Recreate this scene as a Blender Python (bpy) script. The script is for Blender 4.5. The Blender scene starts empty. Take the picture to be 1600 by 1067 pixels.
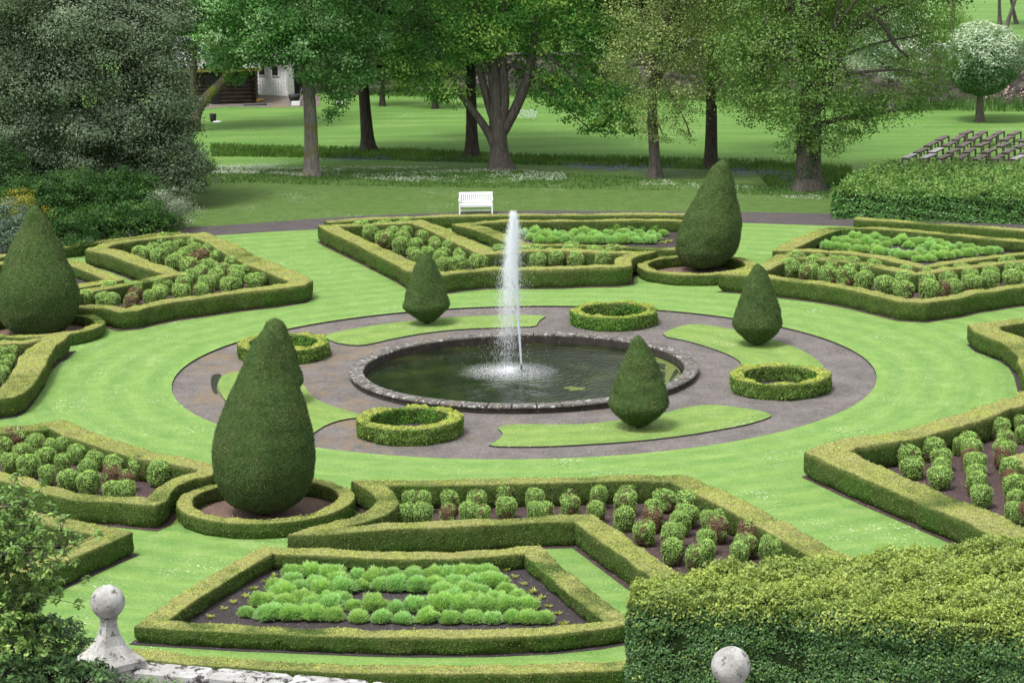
import bpy, math, random
import numpy as np
from mathutils import Vector
rng = np.random.default_rng(7)
random.seed(7)
R = math.radians
sc = bpy.context.scene

# ------------------------------------------------------------------ camera
F_PX = 4000.0
CAM = np.array([0.0, -78.557, 17.321])
PITCH, ROLL, PAN = 0.204952, -0.014987, -0.0045403
fw = np.array([math.sin(PAN)*math.cos(PITCH), math.cos(PAN)*math.cos(PITCH), -math.sin(PITCH)])
_rt = np.array([math.cos(PAN), -math.sin(PAN), 0.0]); _up = np.cross(_rt, fw)
rt = _rt*math.cos(ROLL) + _up*math.sin(ROLL)
up = -_rt*math.sin(ROLL) + _up*math.cos(ROLL)
cam = bpy.data.cameras.new('camera'); camo = bpy.data.objects.new('camera', cam)
sc.collection.objects.link(camo); sc.camera = camo
from mathutils import Matrix
camo.matrix_world = Matrix(((rt[0], up[0], -fw[0], CAM[0]), (rt[1], up[1], -fw[1], CAM[1]),
                            (rt[2], up[2], -fw[2], CAM[2]), (0, 0, 0, 1)))
cam.sensor_width = 36.0; cam.lens = 36.0*F_PX/1600.0; cam.clip_start = 1.0; cam.clip_end = 3000.0

# ------------------------------------------------------------------ world and sun
w = bpy.data.worlds.new('World'); sc.world = w; w.use_nodes = True
nt = w.node_tree; bg = nt.nodes['Background']
sky = nt.nodes.new('ShaderNodeTexSky'); sky.sky_type = 'NISHITA'; sky.sun_disc = False
SUN_EL, SUN_AZ = R(66), R(48)       # high behind thin cloud, over the camera's left shoulder
sky.sun_elevation = SUN_EL; sky.sun_rotation = math.pi + SUN_AZ; sky.air_density = 1.0; sky.dust_density = 3.0
hs = nt.nodes.new('ShaderNodeHueSaturation'); hs.inputs['Saturation'].default_value = 0.15
nt.links.new(sky.outputs[0], hs.inputs['Color']); nt.links.new(hs.outputs[0], bg.inputs['Color'])
bg.inputs['Strength'].default_value = 0.15
sun = bpy.data.lights.new('sun', 'SUN'); sun.energy = 1.5; sun.angle = R(13); sun.color = (1.0, 0.96, 0.9)
suno = bpy.data.objects.new('sun', sun); sc.collection.objects.link(suno)
# direction the light comes from
sd = Vector((-math.sin(SUN_AZ)*math.cos(SUN_EL), -math.cos(SUN_AZ)*math.cos(SUN_EL), math.sin(SUN_EL)))
suno.rotation_euler = sd.to_track_quat('Z', 'Y').to_euler(); suno.location = (0, 0, 60)
sc.view_settings.view_transform = 'Standard'; sc.view_settings.look = 'None'
sc.view_settings.gamma = 1; sc.view_settings.exposure = 0.98

# ------------------------------------------------------------------ geometry of the survey: photo points onto real ground
def W(x, y, z=0.0):
    d = fw + rt*(x-800)/F_PX - up*(y-533.5)/F_PX
    return CAM + d*((z-CAM[2])/d[2])
def V(x, y, Y):
    d = fw + rt*(x-800)/F_PX - up*(y-533.5)/F_PX
    return CAM + d*((Y-CAM[1])/d[1])
def crop(ox, oy, s, pts): return [(ox+p[0]/s, oy+p[1]/s)+tuple(p[2:]) for p in pts]

# ------------------------------------------------------------------ helpers
def link(o, parent=None):
    sc.collection.objects.link(o)
    if parent is not None: o.parent = parent
    return o
def tag(o, label=None, cat=None, group=None, kind=None):
    if label: o['label'] = label
    if cat: o['category'] = cat
    if group: o['group'] = group
    if kind: o['kind'] = kind
    return o
def empty(name, loc, label, cat, group=None, rz=0.0):
    o = bpy.data.objects.new(name, None); o.location = tuple(loc); o.rotation_euler = (0, 0, rz); o.empty_display_size = 0.2
    link(o); return tag(o, label, cat, group)
def nz(P, f, seed=0, k=6):
    r = np.random.default_rng(seed); out = 0
    for i in range(k):
        d = r.normal(size=3); d /= np.linalg.norm(d); ff = f*(0.6+0.9*r.random())
        out = out + np.sin(P @ d*ff*6.283 + r.random()*6.283)
    return out/math.sqrt(k)          # about -1.4..1.4

class MB:
    def __init__(s): s.V = []; s.F = []; s.C = []; s.M = []; s.n = 0
    def add(s, Vv, Ff, col, mi=0):
        Vv = np.asarray(Vv, float).reshape(-1, 3); Ff = np.asarray(Ff, int).reshape(-1, 4)
        col = np.asarray(col, float)
        if col.ndim == 1: col = np.tile(col[:3], (len(Vv), 1))
        s.V.append(Vv); s.F.append(Ff+s.n); s.C.append(col[:, :3]); s.M.append(np.full(len(Ff), mi)); s.n += len(Vv)
        return s
    def mesh(s, name, mats, smooth=True):
        Vv = np.concatenate(s.V); Ff = np.concatenate(s.F); C = np.concatenate(s.C); M = np.concatenate(s.M)
        me = bpy.data.meshes.new(name)
        tri = Ff[:, 3] == Ff[:, 2]
        me.vertices.add(len(Vv)); me.vertices.foreach_set('co', Vv.astype(np.float32).ravel())
        cnt = np.where(tri, 3, 4); mask = np.ones_like(Ff, bool); mask[tri, 3] = False
        li = Ff[mask]
        me.loops.add(len(li)); me.loops.foreach_set('vertex_index', li.astype(np.int32))
        me.polygons.add(len(Ff)); st = np.concatenate([[0], np.cumsum(cnt)[:-1]])
        me.polygons.foreach_set('loop_start', st.astype(np.int32))
        me.polygons.foreach_set('material_index', M.astype(np.int32))
        me.polygons.foreach_set('use_smooth', np.full(len(Ff), smooth))
        a = me.color_attributes.new('Col', 'FLOAT_COLOR', 'POINT')
        a.data.foreach_set('color', np.c_[C, np.ones(len(C))].astype(np.float32).ravel())
        for m in (mats if isinstance(mats, (list, tuple)) else [mats]): me.materials.append(m)
        me.update(calc_edges=True); me.validate()
        return me
    def build(s, name, mats, parent=None, smooth=True):
        return link(bpy.data.objects.new(name, s.mesh(name, mats, smooth)), parent)

def shift_to(o, loc):
    """move an object's origin to loc, the mesh staying where it is"""
    me = o.data; n = len(me.vertices); co = np.empty(n*3, np.float32); me.vertices.foreach_get('co', co)
    co = co.reshape(-1, 3) - np.asarray(loc, np.float32); me.vertices.foreach_set('co', co.ravel()); me.update()
    o.location = tuple(loc); return o

def box(mb, c, s, col=(.5, .5, .5), mi=0, rz=0.0, bev=0.0):
    c = np.asarray(c, float); hx, hy, hz = [a/2 for a in s]
    b = min(bev, hx*.45, hy*.45, hz*.45)
    if b <= 0:
        P = np.array([[x, y, z] for z in (-hz, hz) for x, y in ((-hx, -hy), (hx, -hy), (hx, hy), (-hx, hy))])
        Fq = [[0, 3, 2, 1], [4, 5, 6, 7], [0, 1, 5, 4], [1, 2, 6, 5], [2, 3, 7, 6], [3, 0, 4, 7]]
    else:
        P = []
        for z, i in ((-hz, b), (-hz+b, 0), (hz-b, 0), (hz, b)):
            for x, y in ((-hx+b, -hy), (hx-b, -hy), (hx, -hy+b), (hx, hy-b), (hx-b, hy), (-hx+b, hy), (-hx, hy-b), (-hx, -hy+b)):
                P.append([x*(1-i/hx), y*(1-i/hy), z])
        P = np.array(P); Fq = []
        for k in range(3):
            for j in range(8):
                Fq.append([k*8+j, k*8+(j+1) % 8, (k+1)*8+(j+1) % 8, (k+1)*8+j])
        Fq += [[24, 25, 26, 27], [24, 27, 28, 31], [28, 29, 30, 31], [3, 2, 1, 0], [7, 4, 3, 0], [7, 6, 5, 4]]
    ca, sa = math.cos(rz), math.sin(rz)
    P = np.c_[P[:, 0]*ca-P[:, 1]*sa, P[:, 0]*sa+P[:, 1]*ca, P[:, 2]] + c
    mb.add(P, Fq, col, mi)

def lathe(mb, prof, c=(0, 0, 0), seg=24, col=(.5, .5, .5), mi=0, lean=(0, 0), disp=None):
    """prof: (z, r) from bottom to top"""
    prof = np.array(prof, float); a = np.linspace(0, 2*np.pi, seg, endpoint=False)
    H = max(1e-6, prof[-1, 0]); P = []
    for z, r in prof:
        P.append(np.c_[np.cos(a)*r+lean[0]*(z/H), np.sin(a)*r+lean[1]*(z/H), np.full(seg, z)])
    P = np.concatenate(P)+np.asarray(c, float)
    F = []
    for i in range(len(prof)-1):
        for j in range(seg): F.append([i*seg+j, i*seg+(j+1) % seg, (i+1)*seg+(j+1) % seg, (i+1)*seg+j])
    if disp is not None: P = disp(P)
    mb.add(P, F, col, mi); return P, np.array(F)

def tube(mb, pts, rad, seg=8, col=(.1, .08, .06), mi=0, rough=0.0, seed=0, step=0.5, flare=0.0):
    pts = [np.asarray(p, float) for p in pts]
    if not hasattr(rad, '__len__'): rad = [rad]*len(pts)
    Q, Rr = [], []
    for i in range(len(pts)-1):
        L = np.linalg.norm(pts[i+1]-pts[i]); n = max(1, int(L/step))
        for k in range(n):
            t = k/n; Q.append(pts[i]*(1-t)+pts[i+1]*t); Rr.append(rad[i]*(1-t)+rad[i+1]*t)
    Q.append(pts[-1]); Rr.append(rad[-1]); Q = np.array(Q); Rr = np.array(Rr)
    if len(Q) > 4:
        for _ in range(2): Q[1:-1] = (Q[:-2]+2*Q[1:-1]+Q[2:])/4
    if flare: Rr = Rr*(1+flare*np.exp(-np.arange(len(Rr))*step/0.28))
    T = np.gradient(Q, axis=0) if len(Q) > 1 else np.array([[0, 0, 1.]])
    P = []; ref = np.array([0.31, 0.95, 0.05])
    a = np.linspace(0, 2*np.pi, seg, endpoint=False)
    for q, t, r in zip(Q, T, Rr):
        t = t/np.linalg.norm(t); u = np.cross(t, ref); u /= np.linalg.norm(u); v = np.cross(t, u)
        rr = r*(1+rough*np.sin(a*3+seed)+rough*.6*np.sin(a*5+seed*2+q[2]*.6))
        P.append(q+np.outer(np.cos(a)*rr, u)+np.outer(np.sin(a)*rr, v))
    P = np.concatenate(P); F = []
    for i in range(len(Q)-1):
        for j in range(seg): F.append([i*seg+j, i*seg+(j+1) % seg, (i+1)*seg+(j+1) % seg, (i+1)*seg+j])
    e = (len(Q)-1)*seg
    for j in range(1, seg-2, 2): F.append([e, e+j, e+j+1, e+j+2])
    mb.add(P, F, col, mi)

def leaves(mb, P, N, size, col, mi=0, jit=0.6, aspect=0.55, rg=rng):
    """one little folded leaf quad at each point"""
    n = len(P); size = np.broadcast_to(size, (n,))[:, None]
    N = N + rg.normal(size=(n, 3))*jit; N /= np.linalg.norm(N, axis=1)[:, None]+1e-9
    r = rg.normal(size=(n, 3)); U = np.cross(N, r); U /= np.linalg.norm(U, axis=1)[:, None]+1e-9
    X = np.cross(N, U)
    q = np.stack([P-U*size*.5, P+X*size*aspect*.5-U*size*.05, P+U*size*.5-N*size*.12, P-X*size*aspect*.5-U*size*.05], 1).reshape(-1, 3)
    col = np.asarray(col, float)
    if col.ndim == 1: col = np.tile(col, (n, 1))
    mb.add(q, np.arange(4*n).reshape(-1, 4), np.repeat(col, 4, 0), mi)

def blades(mb, P, D, length, width, col, mi=0, rg=rng):
    n = len(P); D = D/(np.linalg.norm(D, axis=1)[:, None]+1e-9)
    L = np.broadcast_to(length, (n,))[:, None]; Wd = np.broadcast_to(width, (n,))[:, None]
    X = np.cross(D, rg.normal(size=(n, 3))); X /= np.linalg.norm(X, axis=1)[:, None]+1e-9
    q = np.stack([P-X*Wd*.5, P+X*Wd*.5, P+D*L+X*Wd*.12, P+D*L-X*Wd*.12], 1).reshape(-1, 3)
    col = np.asarray(col, float)
    if col.ndim == 1: col = np.tile(col, (n, 1))
    mb.add(q, np.arange(4*n).reshape(-1, 4), np.repeat(col, 4, 0), mi)

def scatter(P, F, n, rg=rng, zmin=None):
    A, B, C, D = P[F[:, 0]], P[F[:, 1]], P[F[:, 2]], P[F[:, 3]]
    N = np.cross(C-A, D-B); ar = np.linalg.norm(N, axis=1)/2
    N /= (np.linalg.norm(N, axis=1)[:, None]+1e-12)
    i = rg.choice(len(F), n, p=ar/ar.sum()); u = rg.random((n, 1)); v = rg.random((n, 1))
    p = (A[i]*(1-u)+B[i]*u)*(1-v)+(D[i]*(1-u)+C[i]*u)*v
    return p, N[i], ar.sum()

def poly(name, pts, z, mat, kind='structure', depth=0.0, parent=None, edge_mat=None):
    """flat polygon (concave allowed) from xy points, optional skirt"""
    import bmesh
    bm = bmesh.new(); vs = [bm.verts.new((p[0], p[1], z)) for p in pts]
    f = bm.faces.new(vs)
    if f.normal.z < 0: f.normal_flip()
    bm.normal_update()
    if f.normal.z < 0: f.normal_flip()
    if depth:
        lo = [bm.verts.new((p[0], p[1], z-depth)) for p in pts]
        for i in range(len(pts)):
            j = (i+1) % len(pts); g = bm.faces.new((vs[i], vs[j], lo[j], lo[i]))
            if edge_mat: g.material_index = 1
    bmesh.ops.triangulate(bm, faces=[f])
    me = bpy.data.meshes.new(name); bm.to_mesh(me); bm.free(); me.materials.append(mat)
    if edge_mat: me.materials.append(edge_mat)
    o = link(bpy.data.objects.new(name, me), parent)
    if kind: o['kind'] = kind
    return o

# ------------------------------------------------------------------ materials
def mat(name): 
    m = bpy.data.materials.new(name); m.use_nodes = True; t = m.node_tree
    b = t.nodes['Principled BSDF']; return m, t, b
def N_(t, kind, **kw):
    n = t.nodes.new(kind)
    for k, v in kw.items():
        if k in ('op',): n.operation = v
        else: setattr(n, k, v)
    return n
def noise(t, scale, detail=4, rough=.6, vec=None):
    n = t.nodes.new('ShaderNodeTexNoise'); n.inputs['Scale'].default_value = scale
    n.inputs['Detail'].default_value = detail; n.inputs['Roughness'].default_value = rough
    if vec is not None: t.links.new(vec, n.inputs['Vector'])
    return n
def ramp(t, src, stops):
    n = t.nodes.new('ShaderNodeValToRGB'); e = n.color_ramp.elements
    while len(e) < len(stops): e.new(0.5)
    for i, (p, c) in enumerate(stops):
        e[i].position = p; e[i].color = (*(c if hasattr(c, '__len__') else (c, c, c)), 1)
    t.links.new(src, n.inputs['Fac']); return n
def mixc(t, fac, a, b, mode='MIX'):
    n = t.nodes.new('ShaderNodeMix'); n.data_type = 'RGBA'; n.blend_type = mode
    for s, v in ((n.inputs[0], fac), (n.inputs[6], a), (n.inputs[7], b)):
        if isinstance(v, bpy.types.NodeSocket): t.links.new(v, s)
        elif hasattr(v, '__len__'): s.default_value = (*v[:3], 1)
        else: s.default_value = v
    return n.outputs[2]
def math_(t, op, a, b=None):
    n = t.nodes.new('ShaderNodeMath'); n.operation = op
    for s, v in ((n.inputs[0], a), (n.inputs[1], b)):
        if v is None: continue
        if isinstance(v, bpy.types.NodeSocket): t.links.new(v, s)
        else: s.default_value = v
    return n.outputs[0]
def bump(t, b, h, strength=.5, dist=.02):
    n = t.nodes.new('ShaderNodeBump'); n.inputs['Strength'].default_value = strength; n.inputs['Distance'].default_value = dist
    t.links.new(h, n.inputs['Height']); t.links.new(n.outputs[0], b.inputs['Normal'])
def geo(t): return t.nodes.new('ShaderNodeNewGeometry').outputs['Position']

def leaf_mat(name, rough=.55, spec=.3, trans=.25, vscale=1.0):
    m, t, b = mat(name)
    a = t.nodes.new('ShaderNodeVertexColor'); a.layer_name = 'Col'
    b.inputs['Roughness'].default_value = rough; b.inputs['Specular IOR Level'].default_value = spec
    t.links.new(a.outputs[0], b.inputs['Base Color'])
    if trans:
        tr = t.nodes.new('ShaderNodeBsdfTranslucent'); mx = t.nodes.new('ShaderNodeMixShader'); mx.inputs[0].default_value = trans
        cc = mixc(t, 1.0, a.outputs[0], (1.15, 1.2, .6), 'MULTIPLY'); t.links.new(cc, tr.inputs[0])
        t.links.new(b.outputs[0], mx.inputs[1]); t.links.new(tr.outputs[0], mx.inputs[2])
        t.links.new(mx.outputs[0], t.nodes['Material Output'].inputs[0])
    return m
M_leaf = leaf_mat('foliage', .55, .25, .32); M_soft = leaf_mat('soft_foliage', .7, .1, .4); M_gloss = leaf_mat('glossy_foliage', .42, .3, .22)
M_yew = leaf_mat('yew_foliage', .7, .15, .1)
def core_mat(name, rough=.9):
    m, t, b = mat(name); a = t.nodes.new('ShaderNodeVertexColor'); a.layer_name = 'Col'
    g = geo(t); n = noise(t, 9, 5, .7, g); r = ramp(t, n.outputs[0], [(.3, .45), (.7, 1.25)])
    t.links.new(mixc(t, 1.0, a.outputs[0], r.outputs[0], 'MULTIPLY'), b.inputs['Base Color'])
    b.inputs['Roughness'].default_value = rough; b.inputs['Specular IOR Level'].default_value = .1
    n2 = noise(t, 30, 3, .7, g); bump(t, b, n2.outputs[0], .8, .03); return m
M_core = core_mat('twiggy_core')
def bark_mat(name, c1, c2, moss=None):
    m, t, b = mat(name); g = geo(t)
    mp = t.nodes.new('ShaderNodeMapping'); mp.inputs['Scale'].default_value = (6, 6, 1.2); t.links.new(g, mp.inputs[0])
    n = noise(t, 1.6, 6, .7, mp.outputs[0]); c = ramp(t, n.outputs[0], [(.3, c1), (.7, c2)]).outputs[0]
    if moss:
        n3 = noise(t, .9, 3, .6, g); r = ramp(t, n3.outputs[0], [(.5, 0.), (.62, 1.)]); c = mixc(t, r.outputs[0], c, moss)
    t.links.new(c, b.inputs['Base Color']); b.inputs['Roughness'].default_value = .95; b.inputs['Specular IOR Level'].default_value = .15
    bump(t, b, n.outputs[0], .9, .06); return m
M_bark = bark_mat('grey_brown_bark', (.045, .038, .032), (.17, .15, .13))
M_barkp = bark_mat('pale_grey_bark', (.11, .10, .085), (.30, .28, .25), (.20, .17, .06))
M_barkd = bark_mat('dark_bark', (.02, .017, .014), (.08, .068, .055))
M_barkm = bark_mat('mossy_bark', (.04, .033, .026), (.15, .13, .105), (.13, .14, .03))

def lawn_mat(nm='mown_grass', tint=None):
    m, t, b = mat(nm); g = geo(t)
    sp = t.nodes.new('ShaderNodeSeparateXYZ'); t.links.new(g, sp.inputs[0])
    fine = noise(t, 14, 4, .75, g); mid = noise(t, 1.7, 4, .6, g); big = noise(t, .22, 3, .5, g)
    ln = t.nodes.new('ShaderNodeVectorMath'); ln.operation = 'LENGTH'; 
    cz = t.nodes.new('ShaderNodeCombineXYZ'); t.links.new(sp.outputs[0], cz.inputs[0]); t.links.new(sp.outputs[1], cz.inputs[1])
    t.links.new(cz.outputs[0], ln.inputs[0])
    rr = math_(t, 'ADD', ln.outputs['Value'], math_(t, 'MULTIPLY', big.outputs[0], .9))
    st = math_(t, 'SINE', math_(t, 'MULTIPLY', rr, 5.6))
    base = ramp(t, mid.outputs[0], [(.25, (.125, .238, .056)), (.5, (.155, .270, .070)), (.75, (.198, .302, .096))]).outputs[0]
    f = ramp(t, fine.outputs[0], [(.25, .58), (.75, 1.42)]).outputs[0]
    form = mixc(t, 1.0, base, f, 'MULTIPLY')
    ang = math_(t, 'ARCTAN2', sp.outputs[1], sp.outputs[0])
    pc = t.nodes.new('ShaderNodeCombineXYZ'); t.links.new(math_(t, 'MULTIPLY', ang, 9.0), pc.inputs[0]); t.links.new(math_(t, 'MULTIPLY', ln.outputs['Value'], 3.2), pc.inputs[1])
    pn = noise(t, 1.3, 6, .72, pc.outputs[0]); form = mixc(t, 1.0, form, ramp(t, pn.outputs[0], [(.28, (.86, .90, .82)), (.5, (1., 1., 1.)), (.72, (1.22, 1.15, 1.25))]).outputs[0], 'MULTIPLY')
    stc = ramp(t, math_(t, 'ADD', math_(t, 'MULTIPLY', st, .5), .5), [(0., (.87, .91, .90)), (1., (1.08, 1.05, 1.0))]).outputs[0]
    form = mixc(t, .8, form, mixc(t, 1.0, form, stc, 'MULTIPLY'))
    # pale dry streaks
    mp = t.nodes.new('ShaderNodeMapping'); mp.inputs['Scale'].default_value = (.5, 2.2, 1); mp.inputs['Rotation'].default_value = (0, 0, .25); t.links.new(g, mp.inputs[0])
    sn = noise(t, 1.1, 5, .7, mp.outputs[0]); sr = ramp(t, sn.outputs[0], [(.55, 0.), (.75, .5)])
    form = mixc(t, sr.outputs[0], form, (.26, .32, .13))
    # rough woodland turf beyond the path, tree shade mixed into its darker green
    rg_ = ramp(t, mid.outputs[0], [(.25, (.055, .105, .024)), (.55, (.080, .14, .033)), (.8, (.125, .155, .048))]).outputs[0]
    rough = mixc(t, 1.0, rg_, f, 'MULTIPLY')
    # farther lawn, yellower
    mp2 = t.nodes.new('ShaderNodeMapping'); mp2.inputs['Scale'].default_value = (.15, 1.2, 1); t.links.new(g, mp2.inputs[0])
    n2 = noise(t, .6, 4, .6, mp2.outputs[0])
    far = ramp(t, n2.outputs[0], [(.3, (.078, .175, .036)), (.5, (.108, .215, .046)), (.7, (.148, .25, .062))]).outputs[0]
    far = mixc(t, 1.0, far, f, 'MULTIPLY')
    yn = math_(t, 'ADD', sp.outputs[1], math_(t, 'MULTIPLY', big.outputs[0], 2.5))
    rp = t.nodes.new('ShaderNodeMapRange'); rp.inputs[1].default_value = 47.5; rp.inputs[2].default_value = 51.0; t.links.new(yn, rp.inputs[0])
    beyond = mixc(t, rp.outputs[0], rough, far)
    # boundary: formal lawn ends at the path, a circle of about 31.5 m
    rp2 = t.nodes.new('ShaderNodeMapRange'); rp2.inputs[1].default_value = 31.2; rp2.inputs[2].default_value = 31.9; t.links.new(ln.outputs['Value'], rp2.inputs[0])
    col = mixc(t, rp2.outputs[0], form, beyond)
    # daisies: tiny white flowers in drifts
    vo = t.nodes.new('ShaderNodeTexVoronoi'); vo.inputs['Scale'].default_value = 9.0; t.links.new(g, vo.inputs['Vector'])
    dr = ramp(t, noise(t, .35, 4, .7, g).outputs[0], [(.47, 0.), (.64, 1.)]).outputs[0]
    dd = math_(t, 'LESS_THAN', vo.outputs['Distance'], math_(t, 'MULTIPLY', dr, .24))
    col = mixc(t, math_(t, 'MULTIPLY', dd, .65), col, (.75, .78, .66))
    if tint: col = mixc(t, 1.0, col, tint, 'MULTIPLY')
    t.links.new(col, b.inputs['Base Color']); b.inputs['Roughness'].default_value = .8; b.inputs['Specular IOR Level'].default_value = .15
    bn = noise(t, 40, 3, .7, g); bump(t, b, bn.outputs[0], .6, .02); return m
M_lawn = lawn_mat()

def gravel_mat():
    m, t, b = mat('gravel'); g = geo(t)
    n = noise(t, 15, 8, 1.0, g); n2 = noise(t, .5, 5, .65, g); n3 = noise(t, 3.5, 5, .7, g)
    c = ramp(t, n.outputs[0], [(.36, (.036, .032, .029)), (.5, (.112, .099, .092)), (.62, (.27, .245, .23))]).outputs[0]
    c = mixc(t, 1.0, c, ramp(t, noise(t, 5.5, 4, .8, g).outputs[0], [(.36, .82), (.5, 1.), (.66, 1.22)]).outputs[0], 'MULTIPLY')
    c = mixc(t, 1.0, c, ramp(t, noise(t, .9, 3, .6, g).outputs[0], [(.35, .82), (.65, 1.2)]).outputs[0], 'MULTIPLY')
    # orange-brown moss and fallen needles, mostly on the left
    sp = t.nodes.new('ShaderNodeSeparateXYZ'); t.links.new(g, sp.inputs[0])
    mr = t.nodes.new('ShaderNodeMapRange'); mr.inputs[1].default_value = 9; mr.inputs[2].default_value = -6; mr.inputs[3].default_value = -.12; mr.inputs[4].default_value = .035
    t.links.new(sp.outputs[0], mr.inputs[0])
    mm = math_(t, 'ADD', math_(t, 'ADD', math_(t, 'MULTIPLY', n2.outputs[0], .6), math_(t, 'MULTIPLY', n3.outputs[0], .4)), mr.outputs[0])
    r = ramp(t, mm, [(.52, 0.), (.62, .65)])
    c = mixc(t, r.outputs[0], c, mixc(t, n.outputs[0], (.10, .072, .038), (.31, .22, .11)))
    t.links.new(c, b.inputs['Base Color']); b.inputs['Roughness'].default_value = .85
    bump(t, b, n.outputs[0], .8, .02); return m
M_gravel = gravel_mat()
def soil_mat(name, a, bb, c3):
    m, t, b = mat(name); g = geo(t); n = noise(t, 22, 5, .75, g); n2 = noise(t, 1.2, 3, .6, g)
    c = ramp(t, n.outputs[0], [(.3, a), (.62, bb), (.8, c3)]).outputs[0]
    c = mixc(t, 1.0, c, ramp(t, n2.outputs[0], [(.3, .8), (.7, 1.2)]).outputs[0], 'MULTIPLY')
    vs = t.nodes.new('ShaderNodeTexVoronoi'); vs.inputs['Scale'].default_value = 9; t.links.new(g, vs.inputs['Vector'])
    c = mixc(t, math_(t, 'MULTIPLY', math_(t, 'LESS_THAN', vs.outputs['Distance'], .17), .6), c, tuple(min(.6, q*1.9) for q in c3))
    t.links.new(c, b.inputs['Base Color']); b.inputs['Roughness'].default_value = .95; bump(t, b, n.outputs[0], 1.0, .04); return m
M_soil = soil_mat('dark_soil', (.022, .017, .018), (.05, .038, .042), (.16, .13, .13))
M_bark_mulch = soil_mat('reddish_soil', (.035, .022, .021), (.085, .050, .049), (.20, .15, .13))
M_litter = soil_mat('needle_litter', (.09, .055, .042), (.19, .12, .095), (.34, .25, .2))
M_path = soil_mat('damp_path', (.05, .042, .043), (.085, .072, .074), (.14, .12, .12))

def stone_mat(name, base, dark, lichen, scale=3.0, lich=.56, orange=False):
    m, t, b = mat(name); g = t.nodes.new('ShaderNodeTexCoord').outputs['Object'] if False else geo(t)
    n = noise(t, scale, 6, .7, g); c = ramp(t, n.outputs[0], [(.35, dark), (.6, base)]).outputs[0]
    n2 = noise(t, scale*2.3, 5, .75, g); r = ramp(t, n2.outputs[0], [(lich, 0.), (lich+.05, 1.)]); c = mixc(t, r.outputs[0], c, lichen)
    if orange:
        n4 = noise(t, scale*.6, 5, .7, g); r4 = ramp(t, n4.outputs[0], [(.6, 0.), (.66, .55)]); c = mixc(t, r4.outputs[0], c, (.20, .14, .04))
    t.links.new(c, b.inputs['Base Color']); b.inputs['Roughness'].default_value = .9
    n3 = noise(t, 40, 4, .7, g); bump(t, b, n3.outputs[0], .6, .02); return m
M_coping = stone_mat('pond_stone', (.13, .12, .105), (.05, .045, .038), (.46, .46, .45), 2.6, .56, True)
M_pondwall = stone_mat('wet_stone', (.038, .030, .022), (.012, .010, .008), (.16, .15, .12), 3, .62)
M_final = stone_mat('lichened_stone', (.44, .44, .42), (.24, .235, .22), (.11, .105, .09), 4.0, .57)
M_parapet = stone_mat('white_lichened_stone', (.46, .46, .455), (.30, .295, .28), (.045, .04, .035), 2.2, .52)
def simple(name, col, rough=.6, var=.2, scale=12, spec=.3):
    m, t, b = mat(name); g = geo(t); n = noise(t, scale, 4, .6, g)
    r = ramp(t, n.outputs[0], [(.3, tuple(c*(1-var) for c in col)), (.7, tuple(min(1, c*(1+var)) for c in col))])
    t.links.new(r.outputs[0], b.inputs['Base Color']); b.inputs['Roughness'].default_value = rough; b.inputs['Specular IOR Level'].default_value = spec; return m
M_white = simple('white_paint', (.80, .81, .82), .5, .05, 6)
M_whiteold = simple('old_white_paint', (.78, .78, .76), .7, .18, 5)
M_bench = simple('weathered_dark_timber', (.12, .098, .092), .75, .4, 7)
M_benchp = simple('silvered_timber', (.32, .30, .31), .7, .25, 7)
M_log = simple('brown_logs', (.062, .045, .034), .85, .4, 3)
M_slate = simple('slate_roof', (.25, .24, .25), .7, .3, 2.2)
M_mossroof = simple('mossy_roof_edge', (.20, .17, .04), .9, .4, 3)
M_black = simple('black_plastic', (.02, .021, .022), .5, .2)
M_orange = simple('orange_plastic', (.5, .19, .04), .5, .2)
M_yellow = simple('yellow_plastic', (.62, .40, .06), .5, .2)
M_metal = simple('dull_metal', (.06, .075, .065), .5, .2)
def rubble():
    m, t, b = mat('rubble_wall'); g = geo(t)
    mp = t.nodes.new('ShaderNodeMapping'); mp.inputs['Scale'].default_value = (1.6, 1.6, 3.4); t.links.new(g, mp.inputs[0])
    v = t.nodes.new('ShaderNodeTexVoronoi'); v.inputs['Scale'].default_value = 1.2; t.links.new(mp.outputs[0], v.inputs['Vector'])
    c = ramp(t, v.outputs['Color'], [(.1, (.05, .042, .036)), (.5, (.12, .10, .09)), (.9, (.22, .19, .17))]).outputs[0]
    e = ramp(t, v.outputs['Distance'], [(.35, 1.), (.6, .45)]).outputs[0]
    t.links.new(mixc(t, 1., c, e, 'MULTIPLY'), b.inputs['Base Color']); b.inputs['Roughness'].default_value = .95; bump(t, b, v.outputs['Distance'], -.6, .05); return m
M_wall = rubble()

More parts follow.
